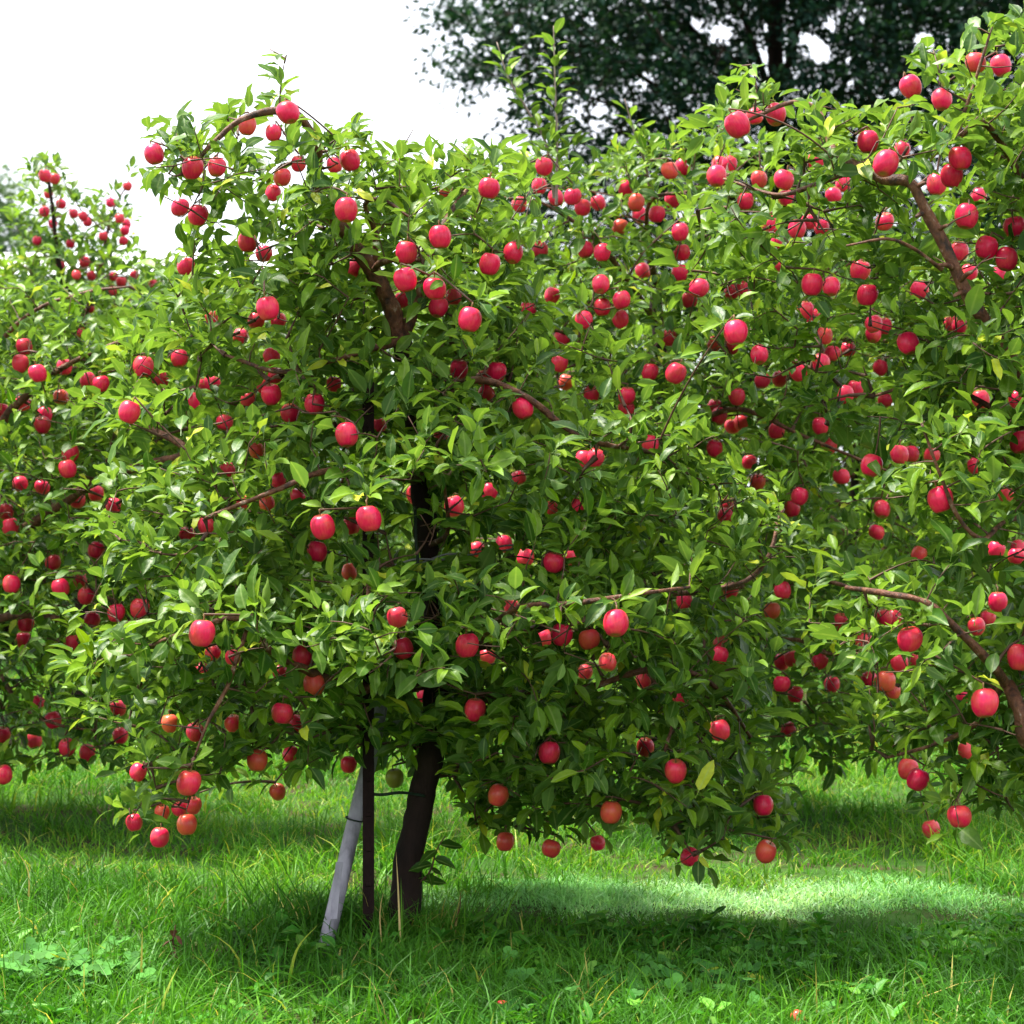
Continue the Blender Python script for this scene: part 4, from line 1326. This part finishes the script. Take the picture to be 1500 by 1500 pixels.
link('grass', blades(40000, (-2.6, 2.8, 3.3, 5.05), 0.06, 0.19, 0.0068, 0.75, 0.0, 0.62, M['grass'], 'grass', rg, clump=700, dry=0.02, hfun=lambda x, y: (1 - 0.7 * track(x, y)) * (1 - 0.6 * np.exp(-((x + 0.6) / 0.12) ** 2 - ((y - 4.38) / 0.12) ** 2)) * np.where(x > -0.35, np.clip((5.1 - y) / 0.9, 0.25, 1), 1.0)),
     kind='stuff', label='rough green grass in the strip under the staked tree', category='grass')
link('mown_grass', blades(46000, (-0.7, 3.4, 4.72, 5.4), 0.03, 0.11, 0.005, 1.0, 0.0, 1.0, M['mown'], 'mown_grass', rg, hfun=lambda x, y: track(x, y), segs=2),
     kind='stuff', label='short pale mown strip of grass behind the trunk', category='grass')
link('tall_grass', blades(60000, (-4.0, 4.4, 5.0, 8.0), 0.08, 0.22, 0.0074, 0.75, 0.1, 0.88, M['grass'], 'tall_grass', rg, clump=900, tip_yellow=0.16, dry=0.02, hfun=lambda x, y: (1 - 0.6 * track(x, y)) * (0.75 + 0.35 * np.sin(x * 2.3 + y) * np.sin(y * 3.1))),
     kind='stuff', label='taller seeding grass with yellowish tips between the tree rows', category='grass')
link('grass', blades(26000, (-7, 7, 8.0, 15.0), 0.12, 0.26, 0.012, 0.42, 0.1, 0.85, M['grass'], 'grass', rg, clump=900, tip_yellow=0.1, segs=2),
     kind='stuff', label='far grass under the third row of apple trees', category='grass')


link('broad_grass', blades(5200, (-2.6, 2.8, 3.3, 4.85), 0.06, 0.17, 0.0105, 0.9, 0.1, 0.7, M['grass'], 'broad_grass', rg, clump=330, dry=0.03, hfun=lambda x, y: np.where(x > -0.35, np.clip((5.0 - y) / 0.9, 0.25, 1), 1.0), segs=4),
     kind='stuff', label='coarse tufts of broad arching blades in the near grass', category='grass')


link('grass_tuft', blades(1000, (-0.80, -0.15, 4.49, 4.66), 0.10, 0.24, 0.0075, 0.6, 0.0, 0.75, M['grass'], 'grass_tuft', rg, clump=22, dry=0.05, segs=4),
     kind='stuff', label='long uncut grass tufts round the foot of trunk, stake and pipe', category='grass')


def weed_patch(name, label, n, spots, size, lo, hi, seed, mat='weed', up=0.8, cat='weeds'):
    r = np.random.default_rng(seed)
    O, D, H, S = [], [], [], []
    for _ in range(n):
        x0, x1, y0, y1 = spots[r.integers(len(spots))]
        c = np.array([r.uniform(x0, x1), r.uniform(y0, y1) * K, 0])
        c[2] = ground_z(c[0], c[1])
        k = r.integers(lo, hi)
        p0 = r.uniform(0, 6.28)
        hh = r.uniform(0.0, 0.08)
        for i in range(k):
            an = p0 + i * 2.4
            d = np.array([math.cos(an), math.sin(an), up * r.uniform(0.3, 1.5)])
            O.append(c + [0, 0, hh * i / k])
            D.append(d)
            H.append(np.array([-math.cos(an) * 0.5, -math.sin(an) * 0.5, 1.0]) + r.normal(0, 0.25, 3))
            S.append(size * r.uniform(0.6, 1.3))
    X, Y, Z = frames(np.array(D), np.array(H))
    n = len(O)
    fr = dict(o=np.array(O), X=X, Y=Y, Z=Z, s=np.array(S), v=r.integers(0, NV, n), t=np.stack([r.random(n), r.random(n)], 1))
    link(name, build_leaves(name, fr, M[mat], True), kind='stuff', label=label, category=cat)


weed_patch('weeds', 'broad-leaved weeds along the shaded edge before the mown strip', 520, [(-0.2, 2.6, 4.2, 4.65), (-2.2, 2.6, 3.6, 4.5)], 0.065, 5, 10, 31)


def clover_patch(name, label, spots, seed):
    r = np.random.default_rng(seed)
    k = 7
    an = np.arange(k) * 2 * math.pi / k
    disc = np.vstack([[0, 0, -0.1], np.stack([np.cos(an), np.sin(an), 0.06 * np.cos(2 * an)], 1)])
    tri = np.array([(0, 1 + i, 1 + (i + 1) % k) for i in range(k)])
    Vs, Fs, Ts, off = [], [], [], 0
    for (cx, cy, sx, sy, n) in spots:
        for _ in range(n):
            p = np.array([r.normal(cx, sx), r.normal(cy, sy) * K, 0])
            p[2] = ground_z(p[0], p[1]) + r.uniform(0.03, 0.09)
            q = nrm(np.array([r.normal(0, 0.35), r.normal(-0.25, 0.35), 1.0]))
            a = nrm(np.cross(q, [0.3, 1, 0]))
            b = np.cross(q, a)
            s = r.uniform(0.012, 0.019)
            yl = 1.0 if r.random() < 0.03 else r.uniform(0, 0.85)
            ph = r.uniform(0, 6.28)
            for j in range(3):
                c = p + (a * math.cos(ph + j * 2.094) + b * math.sin(ph + j * 2.094)) * s * 1.02
                Vs.append(c + s * (disc[:, :1] * a + disc[:, 1:2] * b + disc[:, 2:] * q))
                Fs.append(tri + off)
                Ts.append(np.tile([yl, r.random(), 0], (k + 1, 1)))
                off += k + 1
    link(name, mesh_np(name, np.vstack(Vs), np.vstack(Fs), M['clover'], np.vstack(Ts)), kind='stuff', label=label, category='clover')


clover_patch('clover', 'round-leaved clover patch beside the dead brown stalk', [(at(60, 1425, 4.1)[0], 4.12, 0.12, 0.08, 90), (at(150, 1440, 4.1)[0], 4.1, 0.08, 0.05, 25)], 41)
clover_patch('clover', 'clover patch in the shaded grass near the fallen red fruit', [(at(960, 1450, 4.05)[0], 4.08, 0.18, 0.09, 80), (at(1050, 1440, 4.1)[0], 4.15, 0.2, 0.1, 30)], 42)

# single stalks and blades one can pick out
def stalk(px0, py0, px1, py1, d, width, mat, tint, label, cat='grass stalk', bow=0.1, name='grass_stalk', group=None):
    p0, p1 = at(px0, py0, d), at(px1, py1, d - 0.02)
    p0 = np.array([p0[0], p0[1], min(p0[2], 0.0)])
    c = (p0 + p1) / 2 + np.array([bow, 0, 0.03])
    P = catmull([p0, c, p1], 0.03)
    s = np.linspace(0, 1, len(P))[:, None]
    side = np.array([1.0, 0.25, 0]) * width / 2
    ww = (1 - s ** 2.2)
    rib = np.array([0, -0.25, 0]) * width
    V = np.vstack([P + side * ww, P + rib * ww, P - side * ww]) - p0
    m = len(P)
    T = []
    for k in range(2):
        for i in range(m - 1):
            a, b = k * m + i, (k + 1) * m + i
            T += [(a, a + 1, b + 1), (a, b + 1, b)]
    o = link(name, mesh_np(name, V, np.array(T), M[mat], np.tile([tint, 0.6, 0], (len(V), 1))), loc=tuple(p0), label=label, category=cat)
    if group:
        o['group'] = group


stalk(587, 1385, 580, 1245, 4.42, 0.007, 'dry', 0.9, 'straight tan dry stalk standing before the trunk foot', bow=0.0)
stalk(560, 1380, 562, 1305, 4.42, 0.005, 'dry', 0.5, 'short bent straw between stake foot and trunk', bow=-0.01)
stalk(420, 1462, 468, 1352, 4.12, 0.011, 'grass', 0.9, 'broad yellow-green grass blade beside the pipe foot', bow=-0.02)
stalk(415, 1480, 404, 1405, 4.05, 0.008, 'grass', 0.88, 'narrow yellow grass blade left of the broad one', bow=-0.02)
stalk(545, 1440, 548, 1360, 4.2, 0.008, 'grass', 0.75, 'upright pale green blade in front of the stake', bow=-0.01)
stalk(692, 1490, 688, 1408, 4.05, 0.008, 'grass', 0.9, 'bent pale yellow blade in the grass before the trunk', bow=0.02)
stalk(40, 1340, 18, 1238, 4.9, 0.006, 'dry', 0.8, 'tan dry stalk over the bright grass by the leafy tree', bow=0.03)
stalk(1095, 1420, 1110, 1352, 4.4, 0.005, 'dry', 0.7, 'dry bent stem in the weeds before the mown strip', bow=-0.01)
stalk(660, 1345, 672, 1300, 4.6, 0.006, 'dead', 0.4, 'dark bent stem right of the trunk foot', bow=0.02)
for (a, b, c, d_) in ((430, 1330, 352, 1248), (450, 1340, 388, 1262), (470, 1345, 400, 1235), (400, 1320, 320, 1240), (690, 1330, 770, 1285), (660, 1330, 720, 1262)):
    stalk(a, b, c, d_, 4.6, 0.005, 'weed', 0.0, 'thin dark green stem sprawling beside the pipe and trunk', bow=-0.02 if c < a else 0.02, group='dark sprawling stems')
# dead plant stump
r_ = np.random.default_rng(77)
dp = at(255, 1400, 4.25)
dp[2] = 0.0
dead = link('dead_weed', None, loc=tuple(dp), label='withered dark brown weed standing in the grass', category='weed')
V, T = tubes([np.array([(0, 0, 0), (0.005, 0, 0.05), (-0.004, 0, 0.10), (0.004, 0.004, 0.15)])], [np.array([0.005, 0.004, 0.003, 0.002])], 5)
link('stem', mesh_np('stem', V, T, M['dead'], np.tile([0.3, 0.5, 0], (len(V), 1))), dead)
for i in range(7):
    an = i * 2.4
    X, Y, Z = frames(np.array([[math.cos(an), math.sin(an), -0.5]]), np.array([[0, 0, 1.0]]))
    Rm = Matrix([[X[0][a], Y[0][a], Z[0][a]] for a in range(3)]).to_4x4()
    v, f = LEAF_FINE[i]
    lo = link('leaf', mesh_np('leaf', v, f, M['dead'], np.tile([r_.random(), 0.5, 0], (len(v), 1))), dead)
    lo.matrix_local = Matrix.Translation((0, 0, 0.05 + 0.014 * i)) @ Rm @ Matrix.Scale(0.045, 4)
# fallen fruit in the grass
for (x, y, lab) in ((1168, 1490, 'fallen orange-red apple in the grass by the clover'), (735, 1476, 'fallen orange-red apple in the grass before the trunk')):
    d = F * (CAM_H - 0.03) / (y - 720)
    o = link('apple', APPLE_ME[1], loc=tuple(at(x, y, d)), label=lab, category='apple', group='fallen apples')
    o.scale = (0.022,) * 3
    o.rotation_euler = (1.2, 0.5, 0)
    o.color = (0.45, 0, 0, 1)
    for nm, me in (('stem', STEM_ME), ('calyx', CALYX_ME)):
        c = bpy.data.objects.new(nm, me)
        col.objects.link(c)
        c.parent = o
# leafy sucker at the trunk foot
SP = catmull([at(602, 1300, 4.6), at(628, 1280, 4.58), at(640, 1245, 4.56), at(652, 1225, 4.55)], 0.02)
V, T = tubes([SP - A.base], [np.linspace(0.005, 0.002, len(SP))], 5)
suck = link('sucker_shoot', mesh_np('sucker_shoot', V, T, M['twig']), A.root, label='leafy shoot sprouting from the trunk foot')
for i in range(9):
    an = i * 2.4
    X, Y, Z = frames(np.array([[math.cos(an), 0.7 * math.sin(an), -0.15]]), np.array([[0.0, -0.7, 0.8]]))
    Rm = Matrix([[X[0][a], Y[0][a], Z[0][a]] for a in range(3)]).to_4x4()
    p = SP[3 + i * (len(SP) - 4) // 9] - A.base
    lo = link('leaf', LEAF_MESH[i % 4], suck)
    lo.matrix_local = Matrix.Translation(p) @ Rm @ Matrix.Scale(0.085, 4)

# ------------------------------------------------------------------ fourth row: more of the orchard, seen only through gaps
def copy_tree(src, loc, rz, label, sc=1.0):
    r = src.root.copy()
    col.objects.link(r)
    r.location = loc
    r.rotation_euler = (0, 0, rz)
    r.scale = (sc,) * 3
    r['label'] = label
    for ch in src.root.children:
        if ch.name.startswith('leaf'):
            continue
        c = ch.copy()
        col.objects.link(c)
        c.parent = r
    return r


for i, x in enumerate((-6.2, -4.6, -3.0, -1.4, 0.3, 2.0, 3.6, 5.4)):
    copy_tree(ROW3[i % 2], (x, (12.2 + 0.3 * (i % 2)) * K, 0), 2.2 + i * 1.3, 'apple tree of the farthest row, glimpsed through gaps between nearer trees', 1.12)
for i, (x, y) in enumerate(((-5.6, 8.9), (3.9, 8.8))):
    copy_tree(ROW3[i % 2], (x, y * K, 0), 0.7 + i, 'outer apple tree of the third row, beyond the edge of the nearer trees', 1.0)

# ------------------------------------------------------------------ big dark trees and the far background
TINY = []
for s in range(4):
    r = np.random.default_rng(300 + s)
    TINY.append((np.array([(0, 0, 0), (0.45, 0.27, 0.05), (1, 0, -0.2), (0.5, -0.27, 0.06), (0.5, 0, -0.03)]), np.array([(0, 4, 1), (1, 4, 2), (2, 4, 3), (3, 4, 0)])))


def big_tree(name, base, label, blobs, limbs, trunk, seed, mat, size, spacing, per, droop, holes=(), r0=0.35, group=None, cull=None):
    t = Tree(name, base, label, seed, group)
    t.limb(trunk, r0, r0 * 0.35, 'trunk', 'bark', 12, 0.06, 0.3)
    for P in limbs:
        t.limb(P, r0 * 0.32, r0 * 0.07, 'branch', 'bark', 7, 0.06)
    tips = t.tips_in(blobs, spacing, None, 0.4, 0.33)
    if len(holes):
        x, y, d = proj(tips)
        ok = np.ones(len(tips), bool)
        for hx, hy, hr in holes:
            ok &= (x - hx) ** 2 + (y - hy) ** 2 > (hr * 0.8) ** 2
        tips = tips[ok]
    t.grow(tips, rise=0.1, step=0.25)
    t.wood('bark', 0.008)
    r = t.rng
    O, D, H = [], [], []
    for (P, par, lf) in t.twigs:
        tdir = nrm(P[-1] - P[0])
        out = nrm((P[-1] - t.base) * [1, 1, 0])
        sdir = nrm(out + tdir * 0.6 + [0, 0, -droop] + r.normal(0, 0.3, 3))
        q = P[-1] + sdir * r.uniform(-0.75, 0.75, (per, 1)) * spacing * 1.35 + r.normal(0, 1, (per, 3)) * spacing * np.array([0.34, 0.34, 0.17])
        O.append(q)
        D.append(sdir + r.normal(0, 0.6, (per, 3)))
        H.append(np.array([0, 0, 1.0]) + r.normal(0, 0.5, (per, 3)))
    O, D, H = np.vstack(O), np.vstack(D), np.vstack(H)
    X, Y, Z = frames(D, H)
    n = len(O)
    fr = dict(o=O - t.base, X=X, Y=Y, Z=Z, s=size * r.uniform(0.6, 1.4, n), v=r.integers(0, 4, n), t=np.stack([r.random(n), r.random(n)], 1))
    if len(holes):
        x, y, d = proj(O)
        ok = np.ones(n, bool)
        for hx, hy, hr in holes:
            ok &= (x - hx) ** 2 + (y - hy) ** 2 > (hr * 0.65) ** 2
        fr = {k: v[ok] for k, v in fr.items()}
    o = link('crown', build_leaves('crown', fr, M[mat], shapes=TINY), t.root)
    o['kind'] = 'stuff'
    return t


DB = 24.0
gb = at(1142, 720, DB) * np.array([1, 1, 0])
tk = [gb + [0, 0, -0.1], gb + [0, 0, 3], gb + [-0.02, 0, 6.5], gb + [-0.1, 0, 10.5], gb + [0, 0, 14]]
lm = []
rl = np.random.default_rng(8)
for (z, px, py, dd) in ((6.0, 800, 120, -1.5), (6.8, 720, 20, 0), (5.6, 900, 190, -2), (7.5, 880, -60, 1), (6.2, 1330, 110, -1), (7.2, 1400, 10, 0.5), (8, 1000, -120, -2), (8.5, 1250, -140, -2), (6.5, 1250, 200, -2), (7, 1050, 60, -2.5), (7, 1300, 60, 2.5), (6.5, 950, 60, 3)):
    e = at(px, py, DB + dd)
    s_ = gb + [0, 0, z]
    lm.append([s_, (s_ + e) / 2 + [0, 0, 0.5], e])
holes = [(1055, 48, 26), (1020, 35, 18), (1122, 80, 18), (1150, 95, 16), (1118, 105, 14), (1200, 75, 26), (1180, 55, 18), (1215, 35, 18), (1350, 62, 24), (1375, 80, 18), (950, 120, 20), (880, 160, 22), (850, 165, 16), (740, 140, 20), (720, 150, 18), (1245, 120, 14), (760, 40, 12), (905, 60, 10), (870, 30, 12), (1260, 30, 12), (690, 60, 14), (1135, 12, 14), (1137, 35, 15), (1138, 58, 16), (1140, 82, 16)]
big_tree('dark_tree', tuple(gb), 'large dark green tree towering behind the orchard, its bare trunk showing', [(1050, -20, DB, 330, 150, 3.0), (850, 60, DB - 1, 190, 120, 2.0), (700, 25, DB, 70, 45, 1.2), (720, 95, DB, 75, 60, 1.0), (960, 150, DB - 1, 220, 90, 2.0), (1250, 120, DB - 1, 220, 110, 2.2), (1300, -30, DB, 230, 140, 2.5), (1080, -260, DB, 330, 160, 3.0), (1150, 230, DB, 260, 70, 1.5), (690, 20, DB, 60, 12, .5), (690, 125, DB, 50, 10, .4), (900, 300, DB + 1, 220, 80, 1.5), (1200, 330, DB + 1, 300, 90, 1.6), (1000, 400, DB + 1, 330, 70, 1.5)],
         lm, tk, 51, 'dark_leaf', 0.135, 0.46, 36, 0.15, holes, 0.26)
gb2 = at(1640, 720, 21.0) * np.array([1, 1, 0])
tk2 = [gb2 + [0, 0, -0.1], gb2 + [0, 0, 3], gb2 + [0.1, 0, 6.5], gb2 + [0, 0, 10]]
lm2 = [[gb2 + [0, 0, z], (gb2 + [0, 0, z] + at(px, py, 21 + dd)) / 2 + [0, 0, 0.4], at(px, py, 21 + dd)] for (z, px, py, dd) in ((4, 1480, 200, -1), (5, 1470, 60, -1), (5.5, 1500, -60, 0), (4.5, 1800, 180, 0), (6, 1800, 0, 1), (3.5, 1500, 320, 0))]
big_tree('dark_tree', tuple(gb2), 'second dark tree, black-green and dense, filling the sky behind the bare reddish limb', [(1560, 150, 21, 150, 150, 2.0), (1500, 10, 21, 110, 90, 1.6), (1600, -60, 21, 220, 170, 2.2), (1760, 150, 21, 180, 240, 2.2), (1500, 290, 21, 120, 90, 1.6)],
         lm2, tk2, 52, 'dark_leaf', 0.145, 0.44, 32, 0.15, (), 0.18)
gb3 = at(-30, 720, 60.0) * np.array([1, 1, 0])
tk3 = [gb3 + [0, 0, -0.1], gb3 + [0, 0, 5], gb3 + [0.1, 0, 9], gb3 + [0, 0, 13.5]]
lm3 = [[gb3 + [0, 0, z], gb3 + [x * 0.6, 0, z + 1], gb3 + [x, y, z + 2]] for (z, x, y) in ((6, 1.8, 0), (7, -2, 1), (8, 1.5, -1), (9, -1.5, -1), (10, 1, 1))]
big_tree('round_tree', tuple(gb3), 'hazy rounded tree far off, behind the fruit-laden spires', [(-30, 310, 60, 65, 62, 2.0), (0, 380, 60, 80, 70, 2.2), (-60, 420, 60, 90, 90, 2.2)], lm3, tk3, 53, 'far_leaf', 0.34, 0.8, 40, 0.1, (), 0.3)

# pale barn whose roof edge shows under the far tree
bx0, bx1, by0, by1 = -24.0, -7.0, 44.0 * K, 44.0 * K + 10
eave, ridge = 8.4, 9.6
barn = link('barn', None, loc=((bx0 + bx1) / 2, (by0 + by1) / 2, 0), label='pale white barn far behind the slim spires, only its roof showing', category='barn')
hx, hy = (bx1 - bx0) / 2, (by1 - by0) / 2


def box(name, x0, x1, y0, y1, z0, z1, mat, parent):
    V = np.array([(x, y, z) for x in (x0, x1) for y in (y0, y1) for z in (z0, z1)])
    Q = np.array([(0, 1, 3, 2), (4, 6, 7, 5), (0, 4, 5, 1), (2, 3, 7, 6), (0, 2, 6, 4), (1, 5, 7, 3)])
    return link(name, mesh_np(name, V, Q, M[mat], smooth=False), parent)


box('wall', -hx, hx, -hy, -hy + 0.2, -0.2, eave, 'white_wall', barn)
box('wall', -hx, hx, hy - 0.2, hy, -0.2, eave, 'white_wall', barn)
box('wall', -hx, -hx + 0.2, -hy + 0.2, hy - 0.2, -0.2, eave, 'white_wall', barn)
box('wall', hx - 0.2, hx, -hy + 0.2, hy - 0.2, -0.2, eave, 'white_wall', barn)
for sx in (-hx, hx - 0.2):
    V = np.array([(sx + a, y, z) for a in (0, 0.2) for (y, z) in ((-hy, eave), (hy, eave), (0, ridge))])
    link('gable', mesh_np('gable', V, np.array([(0, 1, 2), (3, 5, 4), (0, 3, 4), (0, 4, 1), (1, 4, 5), (1, 5, 2), (2, 5, 3), (2, 3, 0)]), M['white_wall'], smooth=False), barn)
for s in (-1, 1):
    V = np.array([(x, y, z) for x in (-hx - 0.3, hx + 0.3) for (y, z) in ((s * (hy + 0.4), eave - 0.06), (0, ridge + 0.02), (0, ridge + 0.12), (s * (hy + 0.4), eave + 0.04))])
    ro = link('roof', mesh_np('roof', V, np.array([(0, 1, 2, 3), (4, 7, 6, 5), (0, 4, 5, 1), (1, 5, 6, 2), (2, 6, 7, 3), (3, 7, 4, 0)]), M['white_roof'], smooth=False), barn)
    for k in range(18):
        x = -hx + k * (2 * hx / 17)
        V = np.array([(x + a, y, z) for a in (-0.03, 0.03) for (y, z) in ((s * (hy + 0.4), eave + 0.045), (0, ridge + 0.125), (0, ridge + 0.18), (s * (hy + 0.4), eave + 0.10))])
        link('seam', mesh_np('seam', V, np.array([(0, 1, 2, 3), (4, 7, 6, 5), (0, 4, 5, 1), (1, 5, 6, 2), (2, 6, 7, 3), (3, 7, 4, 0)]), M['white_roof'], smooth=False), ro)
box('door', -2, 2, -hy - 0.06, -hy - 0.003, 0.0, 3.6, 'white_roof', barn)
